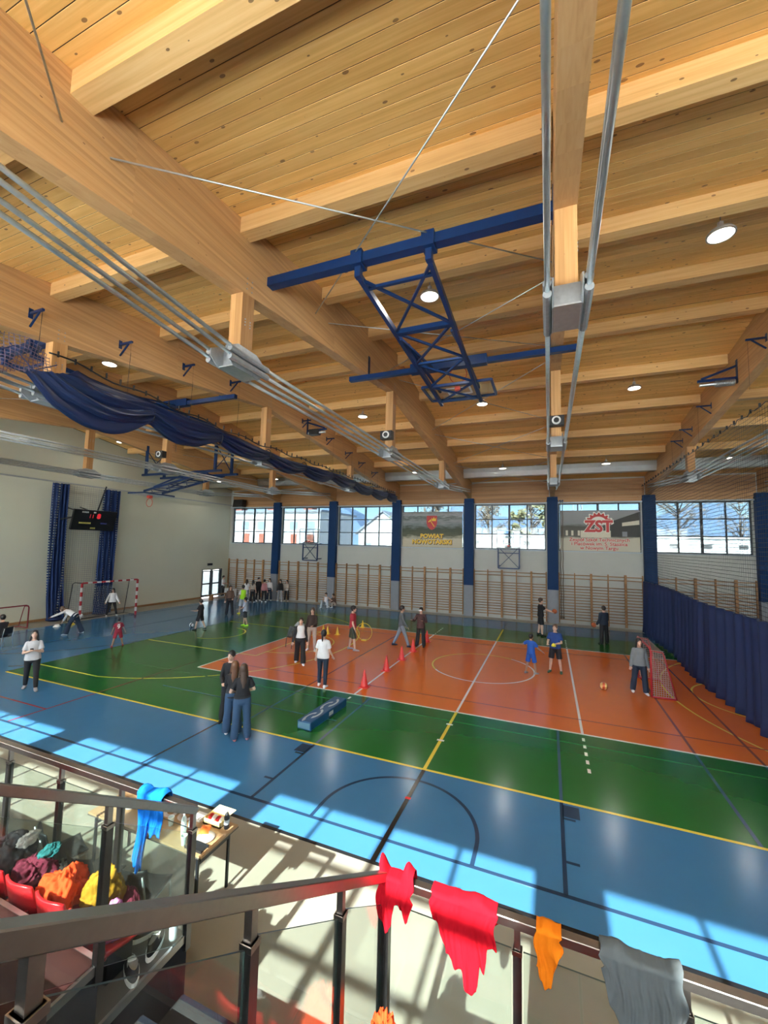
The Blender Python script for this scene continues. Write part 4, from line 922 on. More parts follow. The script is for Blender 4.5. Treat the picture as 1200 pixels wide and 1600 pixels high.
def ballmat(name, a, b_, scale):
    m, n, b = _new(name); tc = n.nodes.new('ShaderNodeTexCoord'); w = n.nodes.new('ShaderNodeTexWave'); w.inputs['Scale'].default_value = scale; w.inputs['Distortion'].default_value = 1.5
    n.links.new(tc.outputs['Object'], w.inputs['Vector']); n.links.new(_ramp(n, w.outputs['Fac'], [(0.45, a), (0.55, b_)]), b.inputs['Base Color']); b.inputs['Roughness'].default_value = 0.4
ballmat('volleyball_skin', (0.62, 0.10, 0.03), (0.78, 0.55, 0.22), 2.2); ballmat('basketball_skin', (0.50, 0.12, 0.035), (0.40, 0.085, 0.025), 6); ballmat('football_skin', (0.75, 0.75, 0.73), (0.03, 0.03, 0.035), 3); ballmat('handball_skin', (0.75, 0.75, 0.72), (0.62, 0.62, 0.60), 4)
def ball(x, y, z, r, mat, label):
    t = thing('ball', label, 'ball', (x, y, z)); m = MB(); m.smooth = True; m.ball((0, 0, 0), r, 24, 16); m.build('skin', mat, t)
    m = MB(); m.smooth = True; ring(m, (0, 0, 0), r*0.995, 0.006, 28); o = m.build('seam', 'black_plastic', t, rot=(R_(60), 0.3, 0)); return t
ball(3.86, -0.75, 0.115, 0.115, 'volleyball_skin', 'orange and cream ball lying on the orange court')
ball(-14.5, 0.35, 0.11, 0.11, 'football_skin', 'black and white football by the boy in black'); ball(-20.5, -1.25, 0.30, 0.10, 'handball_skin', 'white ball in the left corner of handball goal')
# blue foam block
plain('mat_blue', (0.006, 0.065, 0.17), 0.4); plain('mat_grey', (0.45, 0.50, 0.52), 0.4); plain('mat_end', (0.12, 0.24, 0.34), 0.4)
t = thing('foam_block', 'long blue padded block with grey swirl print on green floor', 'foam block', (-3.03, -6.2, 0), R_(-2))
o = MB().box(-0.19, 0.19, -0.86, 0.86, 0, 0.20).build('padding', 'mat_blue', t); bevel(o, 0.02)
for k in range(2):
    pts = lambda rr, yy, a0, a1, sgn: [(sgn*rr*0.42*math.cos(R_(a0+(a1-a0)*j/14)), yy+rr*math.sin(R_(a0+(a1-a0)*j/14)), 0.2015) for j in range(15)]
    for sgn, yy in ((1, -0.38+0.78*k), (-1, -0.60+0.78*k)):
        A = pts(0.30, yy, -70, 90, sgn); B = pts(0.19, yy+0.02, -70, 90, sgn)
        MB()._add(A+B, [(j, j+1, 15+j+1, 15+j) for j in range(14)]).build('swirl_print', 'mat_grey', t)
MB().box(-0.16, 0.16, -0.865, -0.858, 0.03, 0.17).build('end_label', 'mat_end', t); MB().box(0.188, 0.193, -0.05, 0.15, 0.06, 0.15).build('carry_strap', 'mat_grey', t)
# ------------------------------------------------------------------ grandstand
SX0, SX1, SYF = -0.54, 1.21, -12.78
TZ, TDZ, TDY = 1.09, 0.42, 0.76
stand = thing('grandstand', 'stepped grandstand with brown treads and a stair aisle in the foreground', 'grandstand', (0, SYF, 0))
plain('tread_top', (0.034, 0.012, 0.010), 0.55, vary=0.25, scale=7, spec=0.2); plain('carpet_grey', (0.016, 0.016, 0.016), 0.9, vary=0.15, scale=30)
for i in range(6):
    y1 = -TDY*i; y0 = y1-TDY; z = TZ+TDZ*i
    if i == 5: y0 = YN-SYF+0.32
    for xa, xb in ((-21.5, SX0), (SX1, 16.5)):
        tr = MB().box(xa, xb, y0-0.03, y1, z-0.045, z).build('tread', 'tread_top' if i else 'stand_grey', stand)
        MB().box(xa, xb, y1-0.02, y1+0.012, z-0.05, z+0.004).build('nosing', 'alu_edge', tr)
        MB().box(xa, xb, y1-0.03, y1-0.01, z-TDZ+0.0 if i else 0.02, z-0.045).build('riser', 'stand_navy', stand)
    for x in (SX0, SX1):
        sg = -1 if x == SX0 else 1
        pn = MB().box(min(x, x+sg*0.02), max(x, x+sg*0.02), y0, y1-0.03, 0.02, z-0.045).build('side_panel', 'stand_navy', stand)
        MB().box(x-0.012, x+0.012, y0, y1, z-0.055, z+0.005).build('side_edge', 'alu_edge', pn)
for k in range(12):
    y1 = -0.05-0.38*k; z = 0.65+0.21*k
    if y1-0.38 < YN-SYF: break
    st = MB().box(SX0+0.02, SX1-0.02, y1-0.40, y1, z-0.6 if k else 0.0, z).build('aisle_step', 'carpet_grey', stand)
    MB().box(SX0+0.03, SX1-0.03, y1-0.03, y1+0.006, z-0.015, z+0.006).build('step_nosing', 'stand_navy', st)
plain('glass_edge', (0.03, 0.05, 0.045), 0.3)
# railings: stainless handrail, two-stage posts, glass panels
def railing(label, pts, posts, base, zoff_glass=0.16, side=0):
    """pts: two ends of the handrail; posts: positions along it 0..1; base(p): floor height below"""
    a, b = Vector(pts[0]), Vector(pts[1])
    t = thing('railing', label, 'railing', (a.x, a.y, base(a)), group='stainless railings with glass panels')
    o = Vector(t.location)
    h = MB().bar(a-o, b-o, 0.062, 0.055).build('handrail', 'stainless', t); bevel(h, 0.004, 1)
    pp = []
    for f in posts:
        p = a.lerp(b, f); q = p-o; zb = base(p)-o.z
        ps = MB().box(q.x-0.025, q.x+0.025, q.y-0.025, q.y+0.025, zb-0.12, q.z-0.15).build('post', 'stainless_dark', t)
        MB().box(q.x-0.018, q.x+0.018, q.y-0.018, q.y+0.018, q.z-0.15, q.z-0.025).build('post_neck', 'stainless', ps)
        MB().box(q.x-0.029, q.x+0.029, q.y-0.029, q.y+0.029, q.z-0.175, q.z-0.15).build('post_clamp', 'stainless', ps)
        pp.append((q, zb))
    d = (b-a); dh = Vector((d.x, d.y, 0)).normalized(); n = Vector((-dh.y, dh.x, 0))*0.005
    for (p, zp), (q, zq) in zip(pp[:-1], pp[1:]):
        A = p+dh*0.035; B = q-dh*0.035
        vs = []
        for s in (-1, 1):
            vs += [Vector((A.x, A.y, zp-0.05))+n*s, Vector((B.x, B.y, zq-0.05))+n*s, Vector((B.x, B.y, q.z-zoff_glass))+n*s, Vector((A.x, A.y, p.z-zoff_glass))+n*s]
        g = MB()._add(vs, [(0, 1, 2, 3), (7, 6, 5, 4)]); g.cur = 1; g._add(vs, [(0, 4, 5, 1), (1, 5, 6, 2), (2, 6, 7, 3), (3, 7, 4, 0)]); g.build('glass_panel', ['rail_glass', 'glass_edge'], t)
    return t
RZt = 2.05
def posts_at(x0, x1, xs): return [(x-x0)/(x1-x0) for x in xs]
xl = [-0.56-0.885*k for k in range(0, 12)]
railing('front railing with glass, left of the stair aisle', ((SX0, SYF, RZt), (xl[-1]-0.05, SYF, RZt)), posts_at(SX0, xl[-1]-0.05, xl), lambda p: TZ)
xr = [1.23+0.865*k for k in range(0, 12)]
railing('front railing with red and grey clothes, right of the stair aisle', ((SX1, SYF, RZt), (xr[-1]+0.05, SYF, RZt)), posts_at(SX1, xr[-1]+0.05, xr), lambda p: TZ)
def step_base(p):
    i = max(0, min(5, int((SYF-p.y)/TDY+1e-4))); return TZ+TDZ*i
ez = 0.635
def stair_rail(label, x, ys, yend):
    a = Vector((x, SYF, RZt)); b = Vector((x, yend, RZt+ez*(SYF-yend)))
    railing(label, (a, b), [(SYF-y)/(SYF-yend) for y in ys], step_base)
stair_rail('sloping stair railing on the left side of the aisle', SX0, (-12.80, -13.56, -14.32, -15.1, -15.8), -15.9)
stair_rail('big sloping stair railing crossing the foreground', SX1, (-12.80, -13.45, -14.23, -15.0, -15.75), -15.85)

# ------------------------------------------------------------------ seats
def seat_proto():
    t = thing('stand_seat', 'x', 'seat', (0, 0, 0), group='red plastic grandstand seats')
    m = MB(); m.smooth = True
    def bk(u, v):
        x = (u-0.5)*0.37*(1-0.10*v**3); c = abs(u-0.5)*2
        return (x, -0.02-0.06*v+0.05*c*c, 0.24+0.30*v-0.02*c**4*v)
    m.grid(bk, 10, 8); o = m.build('backrest', 'red_plastic', t); solidify(o, 0.022); bevel(o, 0.006, 2)
    m = MB(); m.smooth = True
    m.grid(lambda u, v: ((u-0.5)*0.38, 0.0+0.36*v, 0.225+0.02*math.cos(v*4.5)+0.03*(abs(u-0.5)*2)**2-0.05*max(0, v-0.85)*4), 10, 10); o = m.build('seat_pan', 'red_plastic', t); solidify(o, 0.022)
    MB().box(-0.13, 0.13, 0.08, 0.28, 0.0, 0.21).build('pedestal', 'black_steel', t)
    for s in (-1, 1): MB().bar((s*0.12, 0.06, 0.20), (s*0.12, -0.03, 0.34), 0.03, 0.02).build('back_strut', 'red_plastic', t)
    return t
SP = seat_proto(); used = False
SEATS = [(-0.87-0.395*k, -13.42, TZ, l) for k, l in enumerate(('first from the aisle in the left block', 'second from the aisle in the left block', 'under the orange jacket', 'fourth from the aisle in the left block', 'fifth from the aisle in the left block', 'sixth from the aisle in the left block', 'at the left edge of the photo'))]
SEATS += [(1.47+0.40*k, -13.42, TZ, l) for k, l in enumerate(('under the orange cloth in the right block', 'second in the right block, mirrored in the glass', 'third in the right block, mirrored in the glass', 'fourth in the right block'))]
for x, y, z, lb in SEATS:
    o = SP if not used else copy_tree(SP); used = True
    o.location = (x, y, z); o['label'] = 'red plastic seat %s' % lb

# ------------------------------------------------------------------ clothes on the rails
def cloth(name, col, rough=0.85): plain(name, col, rough, vary=0.10, scale=20, bump=0.1, spec=0.08)
cloth('cloth_red', (0.36, 0.004, 0.011)); cloth('cloth_orange', (0.60, 0.15, 0.006)); cloth('cloth_grey', (0.085, 0.097, 0.10)); cloth('cloth_blue', (0.005, 0.11, 0.42)); cloth('cloth_neonorange', (0.58, 0.055, 0.012)); cloth('cloth_mustard', (0.26, 0.14, 0.012)); cloth('cloth_maroon', (0.09, 0.014, 0.025)); cloth('cloth_pink', (0.55, 0.18, 0.42)); cloth('cloth_black', (0.018, 0.018, 0.022)); cloth('cloth_white', (0.36, 0.36, 0.35)); cloth('cloth_teal', (0.015, 0.09, 0.09)); cloth('cloth_darkgrey', (0.06, 0.06, 0.065))
def interp(tab, u):
    for (a, x), (b, y) in zip(tab[:-1], tab[1:]):
        if u <= b: return x+(y-x)*(u-a)/max(1e-6, b-a)
    return tab[-1][1]
def drape(label, x0, x1, front, back, mat, seed, lump=0.02, yr=SYF, zr=RZt, freq=6, cat='cloth', pinch=0.0):
    rnd = random.Random(seed); W = x1-x0; q = W/0.30
    ks = [(rnd.uniform(1.2, 2.2)*q, rnd.random()*6.28, rnd.uniform(-4, 4), .50), (rnd.uniform(2.6, 3.8)*q, rnd.random()*6.28, rnd.uniform(-6, 6), .34), (rnd.uniform(4.5, 6.5)*q, rnd.random()*6.28, rnd.uniform(-8, 8), .2), (rnd.uniform(8, 11)*q, rnd.random()*6.28, rnd.uniform(-9, 9), .10)]
    def fold(u, s_):
        f = 0
        for k, p_, d, a_ in ks:
            w = math.sin(2*PI*k*u*0.5+p_+d*s_*0.35); f += a_*(1-2*abs(w)**0.7 if a_ < .4 else w)
        return f
    def fn(u, v):
        # v: 0 front hem -> 0.62 top front edge -> 0.74 top rear edge -> 1 rear hem
        hw, top = 0.042, zr+0.034
        fl = interp(front, u)*(1+0.04*math.sin(u*31+seed))
        xx = x0+W*u
        if v < 0.62:
            s_ = 1-v/0.62; z = top-0.004-fl*s_; amt = 0.22+0.78*min(1, s_*1.6); y = yr-hw-0.016-0.030*fold(u, s_)*amt-0.015*s_; xx += 0.012*math.sin(s_*6+seed)+0.010*fold(u+.3, s_)*s_
        elif v < 0.74:
            s_ = (v-0.62)/0.12; y = yr-hw-0.008+(2*hw+0.016)*s_; z = top+0.006+lump*max(0, 0.35+0.65*math.sin(u*PI*2.2+seed*1.7)+0.25*math.sin(u*17+seed))*math.sin(PI*(0.15+0.7*s_))+0.006*fold(u, 0)
        else:
            s_ = (v-0.74)/0.26; y = yr+hw+0.014+0.02*fold(u, s_)*s_; z = top-0.004-back*s_*(0.8+0.2*math.sin(u*7+seed))
        return (xx-(x0+x1)/2, y-yr, z-zr)
    t = thing('draped_cloth', label, cat, ((x0+x1)/2, yr, zr), group='clothes hung over the front railings')
    m = MB(); m.smooth = True; m.grid(fn, 80, 60); o = m.build('fabric', mat, t); solidify(o, 0.005); return t
drape('red shirt knotted over the railing corner', 1.185, 1.43, [(0, .20), (.12, .29), (.30, .33), (.42, .24), (.5, .13), (.62, .12), (.8, .20), (.9, .21), (1, .10)], 0.12, 'cloth_red', 1, 0.085, freq=7)
drape('large red shirt hanging over the front railing', 1.555, 1.975, [(0, .12), (.10, .18), (.25, .28), (.40, .36), (.48, .38), (.52, .48), (.68, .50), (.72, .33), (.80, .33), (.84, .20), (1, .17)], 0.15, 'cloth_red', 2, 0.03, freq=9)
drape('small orange shirt hanging over the front railing', 2.205, 2.345, [(0, .18), (.25, .26), (.45, .31), (.6, .27), (.75, .17), (1, .08)], 0.12, 'cloth_orange', 3, 0.015, freq=4)
drape('grey shirt hanging over the front railing', 2.55, 2.945, [(0, .05), (.12, .22), (.3, .36), (.55, .40), (.7, .36), (.78, .30), (.9, .28), (1, .2)], 0.15, 'cloth_grey', 4, 0.03, freq=7)
drape('bright blue jacket hanging over the left front railing', -1.17, -0.87, [(0, .60), (.3, .63), (.45, .62), (.52, .45), (.58, .30), (.75, .33), (.88, .30), (1, .34)], 0.2, 'cloth_blue', 5, 0.05, freq=6)
def heap(name, label, cat, loc, r, mat, seed, amp=0.24, group=None, flat=-0.35, nu=84, nv=44):
    rnd = random.Random(seed)
    t = thing(name, label, cat, loc, rnd.random()*6.28, group)
    def fn(u, v):
        a = 2*PI*u; b = -PI/2+PI*v
        q = Vector((math.cos(b)*math.cos(a), math.cos(b)*math.sin(a), math.sin(b)*0.8)) + Vector((seed*3.1, seed*1.7, 0))
        d = 1+amp*(1.7*noise.noise(q*1.5)+0.75*(0.5-abs(noise.noise(q*2.7))*2)+0.5*(0.5-abs(noise.noise(q*5.3+Vector((4, 1, 2))))*2)+0.22*(0.5-abs(noise.noise(q*10.0))*2))
        x, y, z = r[0]*math.cos(b)*math.cos(a)*d, r[1]*math.cos(b)*math.sin(a)*d, r[2]*math.sin(b)*d
        return (x, y, max(z, flat*r[2])-flat*r[2])
    m = MB(); m.smooth = True; m.grid(fn, nu, nv); m.build('fabric', mat, t); return t
G2 = 'clothes left on the seats'
heap('jacket', 'neon orange jacket bundled on a red seat', 'jacket', (-1.47, -13.22, TZ+0.25), (0.16, 0.16, 0.19), 'cloth_neonorange', 21, group=G2)
heap('jacket', 'mustard yellow jacket bundled beside the orange one', 'jacket', (-1.17, -13.10, TZ+0.25), (0.15, 0.14, 0.17), 'cloth_mustard', 22, group=G2)
heap('jacket', 'maroon jacket bundled on the fourth seat', 'jacket', (-1.95, -13.2, TZ+0.25), (0.18, 0.17, 0.13), 'cloth_maroon', 23, group=G2)
heap('jacket', 'dark jacket bundled on the fifth seat', 'jacket', (-2.35, -13.2, TZ+0.27), (0.2, 0.2, 0.18), 'cloth_darkgrey', 24, group=G2)
heap('shirt', 'white shirt tossed on the dark jacket', 'shirt', (-2.25, -13.1, TZ+0.44), (0.10, 0.08, 0.05), 'cloth_white', 25, group=G2)
heap('scarf', 'teal scarf lying on the maroon jacket', 'scarf', (-1.92, -13.08, TZ+0.42), (0.08, 0.07, 0.045), 'cloth_teal', 26, group=G2)
heap('shirt', 'pink patterned shirt on the seat nearest the aisle', 'shirt', (-0.84, -13.24, TZ+0.25), (0.13, 0.11, 0.14), 'cloth_pink', 27, 0.2, group=G2)
heap('backpack', 'dark maroon backpack on the tread before the mustard jacket', 'bag', (-1.06, -12.95, TZ), (0.10, 0.10, 0.22), 'cloth_maroon', 28, 0.08)
heap('shirt', 'orange shirt bundled on a right block seat', 'shirt', (1.40, -13.24, TZ+0.25), (0.13, 0.13, 0.22), 'cloth_neonorange', 29, group=G2)
heap('paper_pack', 'white bundle on a right block seat mirrored in glass', 'bundle', (1.9, -13.25, TZ+0.25), (0.08, 0.08, 0.08), 'cloth_white', 30)
def shoe_thing(x, y, z, rz, mat, label):
    t = thing('sneaker', label, 'shoe', (x, y, z), rz, 'sneakers on the front tread')
    m = MB(); m.smooth = True
    m.grid(lambda u, v: (0.047*math.cos(2*PI*u)*(1-0.25*v)*(1+0.12*math.sin(2*PI*u)), 0.135*math.sin(2*PI*u)*(1-0.28*v)-0.035*v, 0.03+(0.045+0.045*(math.sin(2*PI*u) < -0.1))*v), 24, 5); m.build('upper', mat, t)
    MB().prism([(0.05*math.cos(2*PI*k/20), 0.142*math.sin(2*PI*k/20)) for k in range(20)], 'Z', 0, 0.032).build('sole', 'white_plastic', t)
    for k in range(3): MB().bar((-0.025, 0.0+0.025*k, 0.085-0.006*k), (0.025, 0.0+0.025*k, 0.085-0.006*k), 0.008, 0.006).build('lace', 'white_plastic', t)
shoe_thing(-0.68, -12.98, TZ, R_(30), 'cloth_black', 'black sneaker nearest the bottle on the front tread'); shoe_thing(-0.82, -12.92, TZ, R_(-20), 'cloth_black', 'black sneaker further left on the front tread'); shoe_thing(-0.66, -13.2, TZ, R_(60), 'cloth_darkgrey', 'dark grey sneaker beside the maroon bag')
def bottle(x, y, z, label, h=0.22, mat='bottle_clear', cap='white_plastic'):
    t = thing('bottle', label, 'bottle', (x, y, z)); m = MB(); m.smooth = True; m.lathe([(0.030, 0), (0.033, 0.01), (0.033, h*0.62), (0.024, h*0.78), (0.013, h*0.86), (0.013, h*0.94)], n=16); m.build('body', mat, t)
    MB().cyl((0, 0, h*0.94), (0, 0, h), 0.015, 12).build('cap', cap, t); MB().lathe([(0.0335, h*0.25), (0.0335, h*0.5)], n=16).build('wrapper', 'sill_metal', t)
plain('bottle_clear', (0.55, 0.66, 0.66), 0.15)
bottle(-0.60, -12.88, TZ, 'clear water bottle standing on the front tread')

# ------------------------------------------------------------------ table with refreshments and chairs on the hall floor
plain('table_wood', (0.36, 0.22, 0.11), 0.45, vary=0.12, scale=4)
t = thing('folding_table', 'brown table with black frame below the front railing', 'table', (-2.4, -11.45, 0))
o = MB().box(-1.0, 0.97, -0.30, 0.30, 0.715, 0.74).build('table_top', 'table_wood', t)
MB().box(-1.005, 0.975, -0.305, 0.305, 0.705, 0.716).build('edge_band', 'stand_grey', t)
for x in (-0.9, 0.87):
    for y in (-0.25, 0.25): MB().bar((x, y, 0), (x, y, 0.705), 0.028, 0.028).build('leg', 'black_steel', t)
    MB().bar((x, -0.25, 0.60), (x, 0.25, 0.60), 0.025, 0.025).build('side_rail', 'black_steel', t)
for y in (-0.25, 0.25): MB().bar((-0.9, y, 0.69), (0.87, y, 0.69), 0.025, 0.025).build('long_rail', 'black_steel', t)
TT = 0.74
plain('plate_grey', (0.42, 0.36, 0.33), 0.5); plain('food_brown', (0.30, 0.16, 0.07), 0.7); plain('pack_orange', (0.85, 0.18, 0.03), 0.45); plain('pack_yellow', (0.80, 0.66, 0.30), 0.5)
def plate(x, y, label, r=0.11, food=True):
    t = thing('plate', label, 'plate', (x, y, TT), group='plates on the table'); m = MB(); m.smooth = True; m.lathe([(r*0.6, 0), (r, 0.012), (r*0.98, 0.016), (r*0.6, 0.006), (0.0, 0.006)], n=24); m.build('dish', 'plate_grey', t)
    if food: m = MB(); m.smooth = True; m.ball((0, 0, 0.015), (r*0.5, r*0.45, 0.02), 14, 6); m.build('food', 'food_brown', t)
plate(-1.62, -11.50, 'grey plate at the right end of the table', 0.11, False); plate(-2.15, -11.3, 'grey plate with food in the middle of the table'); plate(-2.40, -11.32, 'grey plate with food left of the middle one'); plate(-3.0, -11.4, 'grey plate with food at the left end of the table', 0.13)
bottle(-1.93, -11.55, TT, 'clear bottle standing near the table edge', 0.25); bottle(-1.86, -11.50, TT, 'clear bottle beside the orange pack', 0.23); bottle(-1.52, -11.26, TT, 'dark bottle at the far corner of the table', 0.22, 'black_plastic')
for x, y, lb in ((-1.78, -11.68, 'plastic cup at the near table edge'), (-2.2, -11.5, 'plastic cup beside the bottles')):
    t = thing('cup', lb, 'cup', (x, y, TT), group='plastic cups'); MB().lathe([(0.028, 0), (0.038, 0.10), (0.036, 0.10), (0.026, 0.004), (0.0, 0.004)], n=16).build('wall', 'bottle_clear', t); m = MB(); ring(m, (0, 0, 0.10), 0.037, 0.003, 16); m.build('lip', 'white_plastic', t)
t = thing('snack_pack', 'orange snack pack on the table', 'snack', (-1.73, -11.40, TT), R_(30)); m = MB(); m.smooth = True; m.grid(lambda u, v: ((u-.5)*0.12, (v-.5)*0.18, 0.01+0.04*math.sin(PI*u)*math.sin(PI*v)), 10, 10); m.build('pouch', 'pack_orange', t); MB().box(-.06, .06, -.092, -.085, 0, 0.012).build('seal', 'print_white', t)
t = thing('snack_box', 'open cream box of snacks at the back of the table', 'box', (-1.72, -11.22, TT)); MB().box(-.14, .14, -.09, .09, 0, 0.02).box(-.14, -.13, -.09, .09, 0, .07).box(.13, .14, -.09, .09, 0, .07).box(-.14, .14, .08, .09, 0, .07).box(-.14, .14, -.09, -.08, 0, .07).build('carton', 'pack_yellow', t); MB().box(-.14, .14, .09, .20, .065, .07).build('flap', 'pack_yellow', t)
for k in range(4): m = MB(); m.smooth = True; m.ball((-.09+.06*k, 0, .05), (.03, .05, .03), 10, 6); m.build('snack', 'print_white' if k % 2 else 'red_plastic', t)
t = thing('tray', 'black tray sticking out over the table edge', 'tray', (-1.60, -11.66, TT)); MB().box(-.12, .12, -.05, .05, 0, .012).build('base', 'black_plastic', t); MB().box(-.13, .13, .05, .06, 0, .03).build('rim', 'black_plastic', t); MB().box(-.13, .13, -.06, -.05, 0, .03).build('rim', 'black_plastic', t)
t = thing('napkins', 'stack of white napkins at the table', 'napkins', (-1.98, -11.25, TT)); MB().box(-.07, .07, -.07, .07, 0, .03).build('stack', 'white_plastic', t); MB().box(-.065, .07, -.07, .06, .03, .034).build('top_sheet', 'white_paint', t)
def chair_proto(label, mat, loc, rz, frame='galvanised'):
    t = thing('stacking_chair', label, 'chair', loc, rz, 'plastic stacking chairs')
    m = MB(); m.smooth = True; m.grid(lambda u, v: ((u-.5)*.42, .21-.42*v, .45+.03*(abs(u-.5)*2)**2-.015*math.sin(PI*v)), 10, 10); solidify(m.build('seat', mat, t), .012)
    m = MB(); m.smooth = True; m.grid(lambda u, v: ((u-.5)*.42*(1-.12*v), -.21-.07*v+.05*(abs(u-.5)*2)**2, .56+.28*v), 10, 8); solidify(m.build('backrest', mat, t), .012)
    for s in (-1, 1):
        m = MB(); m.smooth = True; m.tube([(s*.20, .22, .01), (s*.19, .19, .43)], .011, 8); m.build('leg', frame, t)
        m = MB(); m.smooth = True; m.tube([(s*.20, -.27, .01), (s*.18, -.20, .42), (s*.18, -.24, .60), (s*.17, -.28, .80)], .011, 8); m.build('leg', frame, t)
        MB().cyl((s*.19, .19, .43), (s*.18, -.20, .42), .010, 8).build('seat_rail', frame, t)
    MB().cyl((-.19, .19, .43), (.19, .19, .43), .010, 8).build('seat_rail', frame, t)
    return t
chair_proto('black chair with chrome legs behind the table', 'black_plastic', (-1.95, -12.05, 0), R_(15)); chair_proto('dark chair at the left end behind the table', 'black_plastic', (-3.35, -12.05, 0), R_(-20)); chair_proto('grey chair between the two dark ones at the table', 'stand_grey', (-2.6, -12.15, 0), R_(5))
chair_proto('black chair with jackets on the orange court', 'black_plastic', (-7.7, -0.72, 0), R_(160), 'black_steel')
heap('jacket', 'grey and white jackets on the court chair', 'jacket', (-7.7, -0.74, 0.48), (0.22, 0.2, 0.28), 'cloth_grey', 41, 0.2); heap('jacket', 'pale jacket over the backrest of the court chair', 'jacket', (-7.62, -0.45, 0.74), (0.2, 0.1, 0.18), 'cloth_white', 42, 0.2)
chair_proto('chair with seated person at the left edge', 'black_plastic', (-17.50, -6.0, 0), R_(100))
# ------------------------------------------------------------------ people
BAKE = []
def skinmat(name, c): plain(name, c, 0.5, vary=0.06, scale=9)
skinmat('skin_light', (0.60, 0.38, 0.28)); skinmat('skin_mid', (0.48, 0.29, 0.20)); skinmat('skin_tan', (0.34, 0.20, 0.13))
for nm, c in (('hair_black', (0.012, 0.010, 0.010)), ('hair_brown', (0.055, 0.030, 0.018)), ('hair_auburn', (0.13, 0.055, 0.025)), ('hair_chestnut', (0.09, 0.045, 0.022))): plain(nm, c, 0.45, vary=0.25, scale=40, bump=0.2)
for nm, c in (('c_lightgrey', (0.52, 0.52, 0.53)), ('c_white', (0.72, 0.72, 0.73)), ('c_black', (0.012, 0.012, 0.015)), ('c_jeans', (0.030, 0.072, 0.14)), ('c_jeansdark', (0.014, 0.028, 0.055)), ('c_jeanslight', (0.22, 0.27, 0.32)),
              ('c_redkit', (0.26, 0.012, 0.03)), ('c_redtee', (0.33, 0.018, 0.035)), ('c_brown', (0.12, 0.065, 0.045)), ('c_neon', (0.42, 0.85, 0.03)), ('c_beige', (0.42, 0.36, 0.30)), ('c_pink', (0.45, 0.19, 0.20)), ('c_greysweat', (0.10, 0.115, 0.125)),
              ('c_navy', (0.010, 0.022, 0.045)), ('c_blue', (0.012, 0.09, 0.42)), ('c_bluedark', (0.012, 0.05, 0.22)), ('c_greyjacket', (0.20, 0.225, 0.24)), ('c_palejeans', (0.40, 0.46, 0.52)), ('c_darkbrown', (0.035, 0.018, 0.014)), ('c_grey', (0.30, 0.31, 0.33)), ('c_yellow', (0.80, 0.70, 0.05)), ('c_whiteblue', (0.42, 0.47, 0.58))):
    plain(nm, c, 0.8, vary=0.12, scale=14, bump=0.08)
plain('c_kimono', (0.065, 0.028, 0.028), 0.8, vary=0.95, scale=16); ballmat('c_greenshorts', (0.02, 0.03, 0.02), (0.07, 0.10, 0.05), 6)
plain('lip', (0.40, 0.13, 0.11), 0.5); plain('eye_dark', (0.015, 0.012, 0.012), 0.2); plain('c_green', (0.06, 0.12, 0.05), 0.8)

def loft(m, rings, n=14):
    """rings: (centre, side axis, front axis, r_side, r_front)"""
    vs = []
    for c, a, b, ra, rb in rings: vs += [c + a*(ra*math.cos(2*PI*k/n)) + b*(rb*math.sin(2*PI*k/n)) for k in range(n)]
    N = len(rings); fs = [(i*n+k, i*n+(k+1) % n, (i+1)*n+(k+1) % n, (i+1)*n+k) for i in range(N-1) for k in range(n)]
    fs += [tuple(range(n))[::-1], tuple(range((N-1)*n, N*n))]; m._add(vs, fs)
def limb(m, pts, rad, n=12, end=True):
    """round tapered limb with rounded ends"""
    pts = [Vector(p) for p in pts]
    m.tube([tuple(p) for p in pts], list(rad), n); m.ball(tuple(pts[0]), rad[0]*0.98, 12, 8)
    if end: m.ball(tuple(pts[-1]), rad[-1]*0.98, 12, 8)
    for p, r in zip(pts[1:-1], rad[1:-1]): m.ball(tuple(p), r, 12, 8)
def remesh(o, vox, it=3):
    r = o.modifiers.new('skin', 'REMESH'); r.mode = 'VOXEL'; r.voxel_size = vox; r.use_smooth_shade = True
    s = o.modifiers.new('soft', 'SMOOTH'); s.iterations = it; s.factor = 0.5
    BAKE.append(o); return o
def dirv(flex, abd, side): f, a = R_(flex), R_(abd); return Vector((side*math.sin(a), math.cos(a)*math.sin(f), -math.cos(a)*math.cos(f)))
eye_me = MB(); eye_me.smooth = True; eye_me.ball((0, 0, 0), (0.012, 0.006, 0.008), 10, 6); eye_me = eye_me.mesh('eye', 'eye_dark')
lip_me = MB(); lip_me.smooth = True; lip_me.ball((0, 0, 0), (0.024, 0.006, 0.008), 10, 6); lip_me = lip_me.mesh('mouth', 'lip')
brow_me = MB(); brow_me.smooth = True; brow_me.ball((0, 0, 0), (0.018, 0.005, 0.004), 10, 6); brow_me = brow_me.mesh('eyebrow', 'hair_brown')
